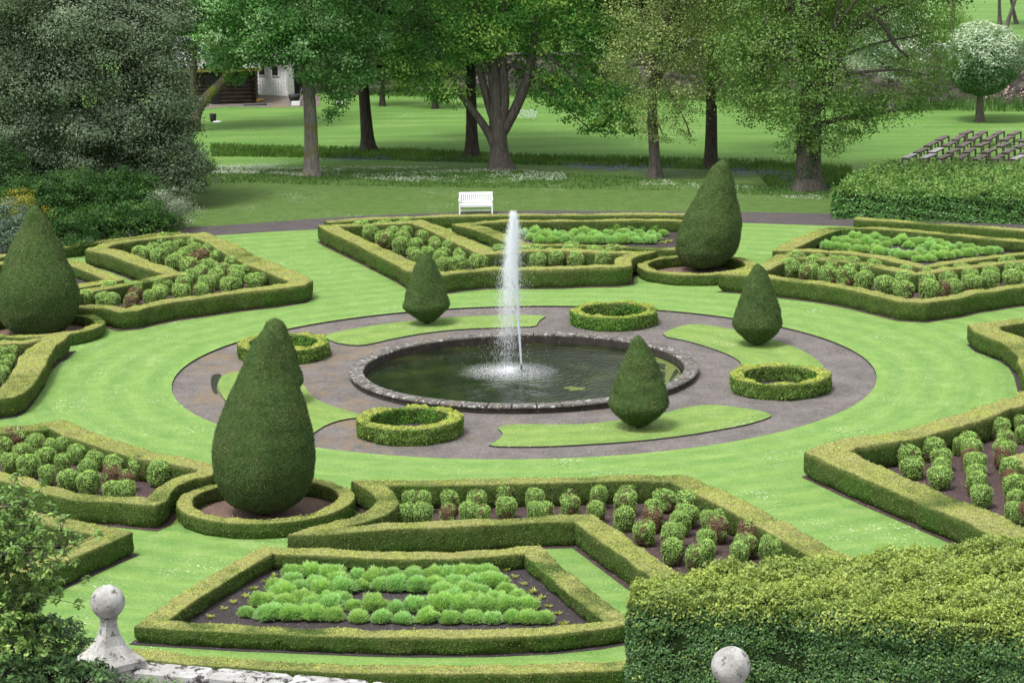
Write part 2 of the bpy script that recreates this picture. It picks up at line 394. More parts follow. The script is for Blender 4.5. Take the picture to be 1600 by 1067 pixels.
def water_mat():
    m, t, b = mat('pond_water'); g = geo(t)
    b.inputs['Base Color'].default_value = (.012, .018, .008, 1); b.inputs['Roughness'].default_value = .04
    b.inputs['IOR'].default_value = 1.33; b.inputs['Specular IOR Level'].default_value = .5
    n0 = noise(t, .6, 3, .6, g); r0 = ramp(t, n0.outputs[0], [(.45, (.010, .015, .007)), (.7, (.03, .04, .012))]); t.links.new(r0.outputs[0], b.inputs['Base Color'])
    ln = t.nodes.new('ShaderNodeVectorMath'); ln.operation = 'LENGTH'; t.links.new(g, ln.inputs[0])
    n1 = noise(t, 1.3, 3, .5, g)
    n1.inputs['Detail'].default_value = 6
    ph = math_(t, 'ADD', math_(t, 'MULTIPLY', ln.outputs['Value'], 24.0), math_(t, 'MULTIPLY', n1.outputs[0], 30.0))
    sn = math_(t, 'SINE', ph)
    fall = t.nodes.new('ShaderNodeMapRange'); fall.inputs[1].default_value = 0.5; fall.inputs[2].default_value = 5.0; fall.inputs[3].default_value = 1.0; fall.inputs[4].default_value = .25
    t.links.new(ln.outputs['Value'], fall.inputs[0])
    h = math_(t, 'MULTIPLY', math_(t, 'MULTIPLY', sn, fall.outputs[0]), ramp(t, noise(t, .8, 3, .6, g).outputs[0], [(.4, .15), (.6, 1.)]).outputs[0])
    n2 = noise(t, 7, 3, .6, g); h = math_(t, 'ADD', math_(t, 'MULTIPLY', h, .5), math_(t, 'MULTIPLY', n2.outputs[0], .9))
    sx = t.nodes.new('ShaderNodeSeparateXYZ'); t.links.new(g, sx.inputs[0])
    mx_ = t.nodes.new('ShaderNodeMapRange'); mx_.inputs[1].default_value = -2.5; mx_.inputs[2].default_value = 2.0; mx_.inputs[3].default_value = .22; mx_.inputs[4].default_value = 1.0; t.links.new(sx.outputs[0], mx_.inputs[0])
    h = math_(t, 'MULTIPLY', h, mx_.outputs[0]); bump(t, b, h, .8, .03); return m
M_water = water_mat()
def spray_mat():
    m, t, b = mat('white_spray'); b.inputs['Base Color'].default_value = (.93, .96, .99, 1); b.inputs['Roughness'].default_value = .3
    tr = t.nodes.new('ShaderNodeBsdfTranslucent'); tr.inputs[0].default_value = (.95, .97, 1, 1)
    mx = t.nodes.new('ShaderNodeMixShader'); mx.inputs[0].default_value = .5
    t.links.new(b.outputs[0], mx.inputs[1]); t.links.new(tr.outputs[0], mx.inputs[2]); t.links.new(mx.outputs[0], t.nodes['Material Output'].inputs[0]); return m
M_spray = spray_mat()

# ------------------------------------------------------------------ ground
def circ(r, n=96, c=(0, 0)): return [(c[0]+r*math.cos(a), c[1]+r*math.sin(a)) for a in np.linspace(0, 2*math.pi, n, endpoint=False)]
def ring_mesh(name, r0, r1, z, mat_, n=128, skirt=0.0, radii=None, emat=None):
    mb = MB(); rs = radii or [r0, r1]; a = np.linspace(0, 2*np.pi, n, endpoint=False); P = []
    if skirt: P.append(np.c_[np.cos(a)*(rs[0]), np.sin(a)*rs[0], np.full(n, z-skirt)])
    for r in rs: P.append(np.c_[np.cos(a)*r, np.sin(a)*r, np.full(n, z)])
    k = len(P); P = np.concatenate(P); F = [[i*n+j, (i+1)*n+j, (i+1)*n+(j+1) % n, i*n+(j+1) % n] for i in range(k-1) for j in range(n)]
    mb.add(P, F, (.2, .3, .1)); 
    if emat and skirt: mb.M[-1][:n] = 1
    o = mb.build(name, [mat_]+([emat] if emat else []), smooth=False); o['kind'] = 'structure'; return o
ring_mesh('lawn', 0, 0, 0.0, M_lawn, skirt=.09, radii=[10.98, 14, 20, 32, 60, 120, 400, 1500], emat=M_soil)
ring_mesh('gravel_circle', 5.2, 11.0, -0.058, M_gravel)

M_island = lawn_mat('island_grass', (1.06, .96, .93))
islands = [
 [(1031.7,523.8),(1048.7,513.3),(1072,506.2),(1101,506.5),(1143,513.3),(1175,520),(1204,528.9),(1242.5,541),(1270,556.4),(1284,568),(1291,580),(1262,574),(1225,571),(1190,573),(1161,580),(1159,570),(1156,563.3),(1140.6,554),(1114.3,543.6),(1075,531.8)],
 [(503,522.5),(519,533),(540,537.5),(565,538.9),(590,534),(616,527.8),(668,518.5),(721,513.3),(800,510.5),(838,509.3),(840,504),(844,499),(855,492.5),(812,491),(760,492.3),(708,494.5),(629,501.5),(563,510.7)],
 [(343.8,588),(362,580.4),(388,579.5),(430,581),(465,590),(478,605),(485,617),(503,627.6),(532,638),(563,646),(561,651),(537,654),(511,661.7),(495,672),(484,680),(450,676),(420,666),(390,652),(359.6,632.9),(343.8,614.5),(340,601)],
 [(760,695.8),(775,689),(785,681),(786,675),(776,667),(790,663.5),(812.5,661.7),(865,662.3),(917.5,661.7),(970,655),(1022,648.6),(1062,638),(1083,633.5),(1101,631.5),(1120,631.8),(1140.6,634),(1180,639.4),(1195,643),(1208,648.5),(1190,655.5),(1160,663.6),(1127.5,669.6),(1075,678.5),(1022.5,685),(970,690),(917.5,693),(865,696),(812.5,697)]]
def smooth_closed(P, k=1):
    P = np.array(P)[:, :2]
    for _ in range(k):
        Q = np.roll(P, -1, 0); P = np.stack([P*.75+Q*.25, P*.25+Q*.75], 1).reshape(-1, 2)
    return P
for isl in islands:
    poly('grass_island', smooth_closed([W(*q) for q in isl], 1), -0.010, M_island, depth=.07, edge_mat=M_soil)
# wet hollow at the edge of the gravel
M_wet, tt, bb = mat('puddle'); bb.inputs['Base Color'].default_value = (.02, .017, .014, 1); bb.inputs['Roughness'].default_value = .08
poly('puddle', smooth_closed([W(*q) for q in ((330,584),(340,581),(347,583),(341,592),(338,603),(341,613),(334,613),(329,600))], 1), -.050, M_wet)

# perimeter path
pt = [(-120,412),(0,386),(130,368),(290,356),(380,350.5),(485,342.7),(577,337),(716,332.3),(839,329.3),(1059,331),(1160,331.7),(1284,333.7),(1325,335.5),(1460,340),(1600,349),(1760,362)]
pb = [(1760,380),(1600,365),(1460,359),(1330,354),(1297,353),(1160,348.5),(1059,347),(839,345.5),(716,347),(577,352),(503,358.5),(420,362.5),(320,369.5),(200,382),(130,390),(0,408),(-120,432)]
poly('path', [W(*q)[:2] for q in pt+pb], .006, M_path)

# ------------------------------------------------------------------ pond and fountain
WZ = -0.10
pond = empty('pond_basin', (0, 0, -.07), 'round stone pond basin with white lichened coping around the fountain', 'pond')
def stone_ring(n_blocks, r0, r1, z0, z1):
    mb = MB(); per = 4
    for k in range(n_blocks):
        a0 = 2*math.pi*k/n_blocks+.004; a1 = 2*math.pi*(k+1)/n_blocks-.004
        aa = np.linspace(a0, a1, per); dz = random.uniform(-.006, .006); dr = random.uniform(-.008, .008)
        prof = [(r0+dr, z0), (r0+dr, z1-.03+dz), (r0+.03+dr, z1+dz), (r1-.04+dr, z1+dz), (r1+dr, z1-.035+dz), (r1+dr, z0)]
        P = np.array([[r*math.cos(a), r*math.sin(a), z] for a in aa for r, z in prof]); m_ = len(prof); F = []
        for i in range(per-1):
            for j in range(m_-1): F.append([i*m_+j, i*m_+j+1, (i+1)*m_+j+1, (i+1)*m_+j])
        for e in (0, (per-1)*m_): F += [[e, e+1, e+4, e+5], [e+1, e+2, e+3, e+4]]
        mb.add(P, F, (.3, .3, .3))
    return mb
o = stone_ring(46, 5.03, 5.48, .115, .185).build('coping', M_coping, pond, smooth=False)
o.location = (0, 0, .07)
mb = MB(); a = np.linspace(0, 2*np.pi, 97)[:-1]
for r_, flip in ((5.44, 0), (5.02, 1)):
    P = np.concatenate([np.c_[np.cos(a)*r_, np.sin(a)*r_, np.full(96, z)] for z in (-.40, .125)])
    mb.add(P, [[j, (j+1) % 96, 96+(j+1) % 96, 96+j] for j in range(96)], (.1, .1, .1))
mb.build('wall', M_pondwall, pond).location = (0, 0, .07)
poly('pond_water', circ(5.03, 128), WZ, M_water)
# algae
M_alg = simple('green_algae', (.10, .13, .03), .6, .5, 9)
def patch(cx, cy, rx, ry, rot=0, seed=0, n=28):
    r = np.random.default_rng(seed); out = []
    ph = r.random(5)*6.28
    for i in range(n):
        t = 2*math.pi*i/n; k = 1+.22*math.sin(2*t+ph[0])+.18*math.sin(3*t+ph[1])+.12*math.sin(5*t+ph[2])+.08*math.sin(9*t+ph[3])
        x, y = rx*k*math.cos(t), ry*k*math.sin(t); out.append((cx+x*math.cos(rot)-y*math.sin(rot), cy+x*math.sin(rot)+y*math.cos(rot)))
    return out
for k, (px, py, rx, ry, ro) in enumerate([(898,607,.33,.25,.3),(1047,578,.16,1.5,-.15),(1030,562,.3,1.0,.5),(1056,592,.08,.9,-.2),(1000,545,.22,.5,.6),(1040,600,.09,.5,.3),(975,540,.5,.3,.4),(1022,575,.10,.8,.5),(1058,570,.10,1.2,.0),(640,540,.5,.2,.2)]):
    c = W(px, py, WZ); d = math.hypot(c[0], c[1])
    pts = [(x, y) for x, y in patch(c[0], c[1], rx, ry, ro, k)]
    pts = [(x*min(1, 4.93/math.hypot(x, y)), y*min(1, 4.93/math.hypot(x, y))) for x, y in pts]
    o = poly('floating_algae', pts, WZ+.005+k*.0006, M_alg, kind='stuff'); tag(o, None, 'algae')
    o['label'] = ('pale green algae mat floating near the front coping' if k == 0 else 'thin green algae at the far left of the pond' if k == 9 else 'streaky green algae drifting at the right of the pond')

JX, JY = W(815, 581, WZ)[:2]
ft = empty('fountain', (JX, JY, WZ), 'tall white water jet falling back as spray in the middle of the pond', 'fountain')
mb = MB(); lathe(mb, [(-.1, .17), (.02, .24), (.045, .22), (.05, .06), (.05, .0)], seg=24, col=(.1, .1, .1)); mb.build('float', M_metal, ft)
mb = MB(); lathe(mb, [(.04, .045), (.08, .04), (.2, .028), (.24, .02), (.24, .0)], seg=12, col=(.1, .1, .1)); mb.build('nozzle', M_metal, ft)
# the jet: stream breaking into droplets, then the falling plume
HJ = 5.05
mb = MB(); r = np.random.default_rng(3)
zz = np.linspace(.22, 3.0, 30); tube(mb, [(-.045*z, 0.01*math.sin(z*3), z) for z in zz], [.012+.010*z/3 for z in zz], 8, (1, 1, 1), step=.2)
n = 5200; u = r.random(n); z = .3+(HJ-.3)*u**.9; sg = .010+.034*(z/HJ)**1.6
P = np.c_[-.045*z+r.normal(size=n)*sg, r.normal(size=n)*sg, z+r.normal(size=n)*.02]
D = np.c_[r.normal(size=n)*.08, r.normal(size=n)*.08, np.ones(n)]
blades(mb, P, D, .05+r.random(n)*.10, .008+.008*r.random(n), (1, 1, 1), rg=r)
mb.build('jet', M_spray, ft)
mb = MB(); n = 42000
t_ = r.random(n)**.85                      # 0 apex .. 1 water
zt = HJ*(1-t_**1.25)*(.93+.1*r.random(n)); sp_ = .03+.185*t_**.6
P = np.c_[-.23-.25*t_**.8+r.normal(size=n)*sp_, r.normal(size=n)*sp_*1.1, np.maximum(zt, .01)]
P[:, 0] += .10*(1-t_)
keep = r.random(n) < (1.0-.88*np.clip((t_-.36)/.5, 0, 1)); P = P[keep]; n = len(P)
D = np.c_[r.normal(size=n)*.12-.05, r.normal(size=n)*.12, -np.ones(n)]
blades(mb, P, D, .03+r.random(n)*.10, .0028+.003*r.random(n), (1, 1, 1), rg=r)
# stray fine drops
n = 2600; t_ = r.random(n); P = np.c_[-.5*t_+r.normal(size=n)*(.15+.45*t_), r.normal(size=n)*(.15+.45*t_), HJ*.9*(1-t_**1.6)+.02]
blades(mb, P, np.c_[r.normal(size=(n, 2))*.1, -np.ones(n)], .02+r.random(n)*.05, .006, (1, 1, 1), rg=r)
# splash crown low over the water
n = 26000; a_ = r.random(n)*6.28; q = 1.75*r.random(n)**.85*(.75+.25*r.random(n)); P = np.c_[-.38+q*np.cos(a_), q*np.sin(a_)*.95+.05, .004+np.abs(r.normal(size=n))*.07*np.exp(-q)]
leaves(mb, P, np.tile([0, -.3, 1.], (n, 1)), (.005+.013*r.random(n))*np.clip(1.25-q*.45, .5, 1.2), (1, 1, 1), jit=.4, aspect=.8, rg=r)
mb.build('spray', M_spray, ft)

# ------------------------------------------------------------------ clipped hedges
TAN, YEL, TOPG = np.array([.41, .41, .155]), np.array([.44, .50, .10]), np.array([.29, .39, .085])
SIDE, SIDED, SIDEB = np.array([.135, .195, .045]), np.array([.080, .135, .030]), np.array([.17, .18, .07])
def path_frames(P, Wd, closed):
    P = np.array(P, float); n = len(P); Q, S, Wq = [], [], []
    segs = n if closed else n-1
    def nrm(i):
        d = P[(i+1) % n]-P[i % n]; d = d/np.linalg.norm(d); return np.array([-d[1], d[0]])
    N = [nrm(i) for i in range(segs)]
    def joint(i):
        if closed: a, b_ = N[(i-1) % segs], N[i % segs]
        else:
            if i == 0: a = b_ = N[0]
            elif i == n-1: a = b_ = N[-1]
            else: a, b_ = N[i-1], N[i]
        m = a+b_; L = np.linalg.norm(m)
        if L < .3: return a
        m /= L; return m/max(.45, m@b_)
    J = [joint(i) for i in range(n)]
    for i in range(segs):
        A, B = P[i], P[(i+1) % n]; L = np.linalg.norm(B-A); k = max(1, int(math.ceil(L/.16)))
        for s in range(k):
            t = s/k
            tt_ = min(t*L/.16, (1-t)*L/.16, 1.0) if k > 1 else 0
            if t < .5: nn = J[i]*(1-min(1, t*L/.17))+N[i]*min(1, t*L/.17)
            else: nn = J[(i+1) % n]*(1-min(1, (1-t)*L/.17))+N[i]*min(1, (1-t)*L/.17)
            Q.append(A*(1-t)+B*t); S.append(nn); Wq.append(Wd[i]*(1-t)+Wd[(i+1) % n]*t)
    if not closed: Q.append(P[-1]); S.append(J[-1]); Wq.append(Wd[-1])
    return np.array(Q), np.array(S), np.array(Wq)
def hedge(name, label, cat, px, h, wd, closed=True, group=None, world=False, seed=1, dens=950, ls=.034, lush=0.0, amp=.012, soil=True, soilmat=None, wob=.03, undercut=True):
    pts = [(p[0], p[1]) if world else tuple(W(p[0], p[1], h)[:2]) for p in px]
    wds = [(p[2] if len(p) > 2 else wd)*.90 for p in px]
    Q, S, Wq = path_frames(pts, wds, closed); m = len(Q)
    und = .72 if undercut else .97
    sec = [(-und, .0), (-.93, .10), (-1., .22), (-1., .5), (-1., .75), (-.995, .93), (-.965, .99), (-.8, 1.), (-.35, 1.), (0, 1.), (.35, 1.), (.8, 1.), (.965, .99), (.995, .93), (1., .75), (1., .5), (1., .22), (.93, .10), (und, .0)]
    k = len(sec); P = np.zeros((m, k, 3))
    hz = h*(1+wob*1.2*nz(np.c_[Q, np.zeros(m)], .22, seed+5)+wob*.7*nz(np.c_[Q, np.zeros(m)], .7, seed+6))
    ww = Wq*(1+.05*nz(np.c_[Q, np.zeros(m)], .35, seed+9)+.03*nz(np.c_[Q, np.zeros(m)], 1.3, seed+10))
    base_r = .05+.045*nz(np.c_[Q, np.zeros(m)], .9, seed+12)+.03*nz(np.c_[Q, np.zeros(m)], 2.6, seed+13)
    for j, (sx, sz) in enumerate(sec):
        P[:, j, :2] = Q+S*(ww*.5*sx)[:, None]; P[:, j, 2] = hz*sz
        if sz < .25: P[:, j, 2] += np.clip(base_r, 0, .14)*(1-sz/.25)*.0+np.clip(base_r, 0, .12)*(1 if 0 < sz else 0)
    P = P.reshape(-1, 3)
    F = []
    for i in range(m if closed else m-1):
        i2 = (i+1) % m
        for j in range(k-1): F.append([i*k+j, i*k+j+1, i2*k+j+1, i2*k+j])
    if not closed:
        for e in (0, (m-1)*k):
            for j in range(k//2):
                if k-2-j > j+1: F.append([e+j, e+j+1, e+k-2-j, e+k-1-j])
                elif k-2-j == j+1: F.append([e+j, e+j+1, e+k-1-j, e+k-1-j])
    F = np.array(F)
    # orient outward
    cen = np.repeat(np.c_[Q, hz*.5], k, 0)
    D1 = nz(P, 1.1, seed)*amp*1.3+nz(P, 3., seed+1)*amp*.8
    out = P-cen; out /= np.linalg.norm(out, axis=1)[:, None]+1e-9
    P = P+out*D1[:, None]; P[:, 2] = np.maximum(P[:, 2], .012)
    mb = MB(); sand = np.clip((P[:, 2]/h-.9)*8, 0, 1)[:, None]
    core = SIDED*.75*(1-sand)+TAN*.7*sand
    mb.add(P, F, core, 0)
    area = (len(F)); r = np.random.default_rng(seed)
    p, nn, ar = scatter(P, F, 10, r); n = int(ar*dens); p, nn, ar = scatter(P, F, n, r)
    c2 = cen[np.linalg.norm(np.zeros(1))>1] if False else None
    # make normals outward
    from_c = p-np.c_[p[:, :2], np.full(n, h*.45)]
    up_ = p[:, 2] > h*.93*(1-wob)
    nn = np.where((nn[:, 2:3] < 0) & up_[:, None], -nn, nn)
    # side normals: pick away from nearest centreline sample
    idx = np.zeros(n, int)
    for s0 in range(0, n, 4000):
        d = ((p[s0:s0+4000, None, :2]-Q[None])**2).sum(2); idx[s0:s0+4000] = d.argmin(1)
    aw = p[:, :2]-Q[idx]; flip = ((nn[:, :2]*aw).sum(1) < 0) & ~up_; nn[flip] *= -1
    p = p+nn*(r.random((n, 1))*.018-.003)
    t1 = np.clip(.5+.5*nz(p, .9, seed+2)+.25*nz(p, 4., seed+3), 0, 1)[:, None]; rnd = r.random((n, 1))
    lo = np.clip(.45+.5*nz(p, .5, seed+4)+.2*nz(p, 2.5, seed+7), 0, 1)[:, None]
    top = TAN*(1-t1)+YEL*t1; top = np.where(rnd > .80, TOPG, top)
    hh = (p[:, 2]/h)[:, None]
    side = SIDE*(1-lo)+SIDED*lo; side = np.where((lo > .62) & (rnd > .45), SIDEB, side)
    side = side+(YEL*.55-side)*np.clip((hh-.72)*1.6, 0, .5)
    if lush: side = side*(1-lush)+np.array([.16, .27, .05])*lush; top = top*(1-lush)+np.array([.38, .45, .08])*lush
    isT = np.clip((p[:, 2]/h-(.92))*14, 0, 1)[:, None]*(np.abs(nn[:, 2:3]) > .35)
    gap_shade = ((nz(p, 1.7, seed+14)+.6*nz(p, 5., seed+15)) > 1.75)[:, None]  # leaf clusters coloured darker: shade of gaps painted on, no real openings
    col = (side*(1-isT)+top*isT)*(.72+.56*r.random((n, 1)))*np.where(gap_shade, .5, 1.)
    grn = ((nz(p*[1, 1, .5], .35, seed+16) > .75)[:, None]) & (isT < .5); col = np.where(grn, col*[.8, 1.12, .8], col)
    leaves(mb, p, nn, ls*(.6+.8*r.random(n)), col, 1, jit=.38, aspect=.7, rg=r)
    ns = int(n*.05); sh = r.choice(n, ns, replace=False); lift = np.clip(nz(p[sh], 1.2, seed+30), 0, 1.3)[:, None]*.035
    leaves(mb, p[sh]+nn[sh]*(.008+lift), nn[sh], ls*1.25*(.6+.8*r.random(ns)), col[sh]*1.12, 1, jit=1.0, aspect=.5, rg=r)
    c0 = Q.mean(0) if closed else Q[m//2]
    o = mb.build(name, [M_core, M_leaf]); shift_to(o, (c0[0], c0[1], 0)); tag(o, label, cat, group)
    return o, pts, wds
def offset_poly(pts, d):
    P = np.array(pts); A = .5*np.sum(P[:, 0]*np.roll(P[:, 1], -1)-np.roll(P[:, 0], -1)*P[:, 1]); s = 1 if A > 0 else -1
    Q, S, _ = [], [], []
    n = len(P); out = []
    for i in range(n):
        a = P[i]-P[i-1]; b = P[(i+1) % n]-P[i]; a = a/np.linalg.norm(a); b = b/np.linalg.norm(b)
        na = np.array([a[1], -a[0]])*s; nb = np.array([b[1], -b[0]])*s; m = na+nb; L = np.linalg.norm(m)
        m = na if L < .3 else m/L; m = m/max(.5, m@nb); out.append(P[i]+m*d)
    return out
soilz = [.008]
def bed(name, label, px, h, wd, soilmat, seed, closed=True, group='clipped hedges round the flower beds', shade_fringe=.09, **kw):
    o, pts, wds = hedge(name, label, 'hedge', px, h, wd, closed, group, seed=seed, **kw)
    soilz[0] += .0007
    if closed: poly('soil', offset_poly(pts, np.mean(wds)*.5+shade_fringe), soilz[0], soilmat)  # bed soil; its rim past the hedge paints the shadow at the base
    return o, pts
# front green bed
hA = [(418,860),(480,861),(541,864),(595,866.5),(649,867.5),(700,867),(745,865),(790,861),(831,858.5),(865,888),(900,917),(935,945),(968,971),(930,978),(860,985),(760,989.5),(650,990),(575,988.5),(500,985.5),(440,983),(380,981),(310,977),(236,972.5),(285,938),(330,909),(375,883)]
bed('clipped_hedge', 'low clipped hedge framing the front bed of feathery green mounds', hA, .40, .60, M_soil, 11, wob=.04)
hedge('clipped_hedge', 'long low clipped hedge at the bottom edge, nearest the white parapet', 'hedge', [(60,1005),(215,1020),(300,1030),(430,1037.5),(520,1042),(600,1044),(700,1045),(810,1044.5),(900,1042),(975,1038),(1060,1032)], .42, .58, False, 'outer strip hedges', seed=12)
# front globe bed
hC = [(574,753),(588,761),(601,770),(606,780),(601,791),(585,801),(560,809.5),(530,817),(492,828,.7),(540,825),(600,821.5),(650,819),(700,818,.6),(770,813.5),(840,809),(911,807,.7),(935,824,.75),(970,849,.75),(1010,877,.75),(1050,905,.75),(1090,930,.75),(1130,955,.75),(1250,918,.75),(1345,890,.85),(1285,862,.85),(1225,829,.85),(1170,799,.85),(1115,771,.85),(1060,745.5,.8),(1000,744,.62),(940,746),(880,748.5),(820,750),(740,751.5),(660,752)]
bed('clipped_hedge', 'clipped hedge round the front bed of shrub balls, bent at the middle towards the pond', hC, .66, .60, M_bark_mulch, 13)
# left front globe bed
hL = [(-60,676,.85),(0,670,.85),(52,666,.85),(89,661,.9),(118,675,.85),(157,689,.85),(197,701,.85),(236,713,.8),(289,722,.75),(327,731,.6),(318,741,.5),(300,744,.5),(285,748,.5),(266,756,.5),(252,768,.5),(243,780,.6),(236,783,.6),(184,778,.6),(131,775,.6),(105,771,.6),(79,765,.6),(52,756,.6),(0,743,.6),(-60,728,.6)]
bed('clipped_hedge', 'clipped hedge round the left front bed of shrub balls, beside the nearest big yew', hL, .64, .7, M_bark_mulch, 14)
# left edge green bed
bed('clipped_hedge', 'clipped hedge corner at the left edge, partly behind the foreground tree', [(-70,785),(0,797),(80,811),(150,826),(179,832),(150,844),(115,860),(60,884),(0,908),(-70,938)], .6, .75, M_soil, 15)
# left edge globe bed near the big yew
bed('clipped_hedge', 'clipped hedge with a wavy edge below the left big yew', [(92,526.5,.6),(84,532,.75),(73,537,.85),(60,548,.95),(52,560,1.05),(47,574,1.05),(38,586,1.05),(28,600,1.),(17,612,.85),(8,617,.7),(-30,622,.6),(-90,600,.6),(-90,545,.6),(-40,536,.55),(0,536,.5),(40,534.5,.45),(70,530,.45)], .62, .7, M_soil, 16)
# left far globe bed
hI = [(104,476,.5),(125,478),(165,478),(180,481),(192,484),(208,482.5),(223,478.5),(262,470.5),(315,463.5),(367,456),(420,450.5),(462,444,.8),(470,438.5,.9),(453,430.5,1.1),(428,420,1.1),(406,411,1.1),(380,399,1.1),(360,388,1.1),(341,378,1.),(310,367,.9),(286,367.5,.7),(262,369),(236,371),(210,374),(185,378),(163,383),(150,389,.8),(168,392,.9),(184,396,.9),(210,406,.9),(236,416,.9),(258,423,.8),(280,428.5,.6),(258,431),(236,434.5),(184,445),(126,456),(95,463,.5)]
bed('clipped_hedge', 'clipped hedge round the far left bed of shrub balls, notched on its left', hI, .66, .62, M_bark_mulch, 17)
bed('clipped_hedge', 'low clipped hedge round the green bed, half hidden by the left big yew', [(179,437),(157,427.5),(135,418.5),(112,408.5),(80,406),(50,407),(0,411),(-60,420),(-40,474),(0,468),(60,458.5),(126,446.5)], .45, .7, M_soil, 18)
hedge('clipped_hedge', 'narrow outer hedge along the path below the dark shrubs at left', 'hedge', [(283,362.5),(258,364),(236,366),(184,373.5),(150,378),(118,383),(60,391),(0,401),(-60,412),(-110,421)], .45, .5, False, 'outer strip hedges', seed=19)
# far middle globe bed
hN = [(512,353,.75),(564,351,.5),(610,349,.5),(652,346.5,.8),(675,354,.9),(695,363.5,.9),(716,373.5,.9),(734,382,.9),(760,395,.8),(790,394,.55),(820,391.5,.5),(865,391,.5),(910,392.5,.5),(944,394,.5),(1008,394,.5),(998,396,.6),(985,399.5,.7),(975,404,.7),(973,410,.7),(975,415,.6),(960,417),(917,417.5),(878,419.5),(838,420),(800,419.5),(760,420),(720,423.5),(695,427),(650,421,.9),(632,411,.95),(608,399,.9),(580,385.5,.8),(548,371,.75),(516,356,.75)]
bed('clipped_hedge', 'clipped hedge round the far middle bed of shrub balls, crossed by the fountain jet', hN, .70, .60, M_bark_mulch, 20)
hD = [(725,350.5,.8),(760,346.5,.5),(800,345.3,.45),(860,344.8,.45),(917,344.3,.45),(980,344,.45),(1051,344,.45),(1086,346,.5),(1092,365,.6),(1083,388,.6),(1046,388.5),(1020,387),(996,385),(944,383.2),(917,382.5),(891,381.8),(860,381.8),(825,383,.7),(808,379,.9),(790,371.5,.9),(774,364.5,.9),(750,356,.85)]
bed('clipped_hedge', 'low clipped hedge round the far bed of feathery green mounds, behind the fountain jet', hD, .50, .55, M_soil, 21)
hedge('clipped_hedge', 'long narrow outer hedge along the path in front of the white bench', 'hedge', [(509,346.5),(560,343),(616,340),(708,337.2),(760,336.2),(840,335.3),(950,334.9),(1056,335),(1105,335.5)], .5, .55, False, 'outer strip hedges', seed=22)
# far right beds
hE = [(1149,427),(1175,428.5),(1201,432),(1228,435),(1256,438),(1284,441.5),(1311,446),(1340,451.5),(1366,458),(1390,463.5),(1410,468.5),(1443,470.5),(1466,467),(1490,464),(1518,457),(1545,453.5),(1575,448.5),(1600,446),(1720,434),(1720,394),(1600,407),(1559,411),(1530,415),(1504,418),(1483,420),(1462,424),(1430,427),(1394,420),(1372,415),(1352,411),(1318,406),(1284,403.5),(1254,401.5),(1222,400,.7),(1209,410,.8),(1190,420,.8),(1165,425,.7)]
bed('clipped_hedge', 'clipped hedge round the far right bed of shrub balls, pointing towards the pond', hE, .68, .58, M_bark_mulch, 23)
hF = [(1224,390,.7),(1260,391.5),(1297,393.5),(1333,396),(1366,400.5),(1387,404),(1408,409),(1441,416.5),(1458,414.5),(1476,411),(1504,407.5),(1531,403.5),(1566,399),(1600,395.5),(1668,388),(1640,381),(1600,376),(1545,371.5),(1490,366),(1442,361.5),(1394,357.5),(1365,355.5),(1336,355,.5),(1302,356.5,.8),(1280,363.5,.85),(1258,373,.85)]
bed('clipped_hedge', 'low clipped hedge round the far right bed of feathery green mounds', hF, .48, .55, M_soil, 24)
hedge('clipped_hedge', 'narrow outer hedge along the path before the wide laurel hedge', 'hedge', [(1336,341.5),(1370,343),(1407,345.5),(1450,348),(1490,351),(1545,355),(1600,359.5),(1680,367),(1740,374)], .5, .55, False, 'outer strip hedges', seed=25)
# right edge hedges
bed('clipped_hedge', 'clipped hedge corner alone on the lawn at the right edge', [(1690,490),(1645,494),(1600,499.5),(1560,505),(1536,509.5,1.),(1545,517,1.),(1562,523,1.),(1583,531,1.),(1600,542,1.),(1609,555,.9),(1614,572,.8),(1620,592,.7),(1628,612,.7),(1700,600)], .66, .75, M_soil, 26)
hR = [(1291,706,1.1),(1325,694,1.05),(1380,686.5,1.),(1439,673.5,1.),(1498,658,1.),(1530,648.5,.9),(1557,636.5,.9),(1587,629,.9),(1640,626,.8),(1720,632,.8),(1720,900,1.),(1650,866,1.15),(1590,836,1.15),(1537,809,1.15),(1478,785,1.15),(1429,764.5,1.15),(1380,745,1.15),(1340,728,1.15)]
bed('clipped_hedge', 'wide clipped hedge forming an arrow point round the right bed of shrub balls', hR, .70, 1., M_bark_mulch, 27, wob=.035)
hedge('clipped_hedge', 'yellowish low hedge tip inside the right bed at the edge', 'hedge', [(1700,699),(1640,706),(1588,718),(1640,736),(1700,756)], .5, .7, False, 'clipped hedges round the flower beds', seed=28)

# ring hedges and topiary
PH0 = 68.1
def polar(r_, deg): return (r_*math.cos(R(deg)), r_*math.sin(R(deg)))
def ringhedge(c, r_, wd, h, label, group, seed, lush, soilmat, kw_z=0.0, **kw):
    pts = circ(r_-wd/2, 40, c)
    o, _, _ = hedge('ring_hedge', label, 'hedge', pts, h, wd, True, group, world=True, seed=seed, lush=lush, **kw); o.location.z = kw_z
    soilz[0] += .0007
    return pts
BIG = [(68.3, 17.75), (-111.9, 17.55), (157.6, 17.8), (-21.9, 17.7)]
big_lab = ['far right', 'nearest', 'left', 'right']
for k, (dg, rr_) in enumerate(BIG):
    c = polar(rr_, dg)
    ringhedge(c, 2.25, .42, .42, ['ring hedge round the far right big yew', 'ring hedge round the nearest big yew', 'ring hedge round the left big yew', 'ring hedge round the big yew beyond the right edge'][k], 'ring hedges round the big yews', 31+k, .25, M_litter)
    poly('soil', circ(2.0, 40, c), soilz[0], M_litter)
RG = [(68.4, 8.5), (-19.3, 8.24), (-112.9, 8.35), (157.9, 8.45)]
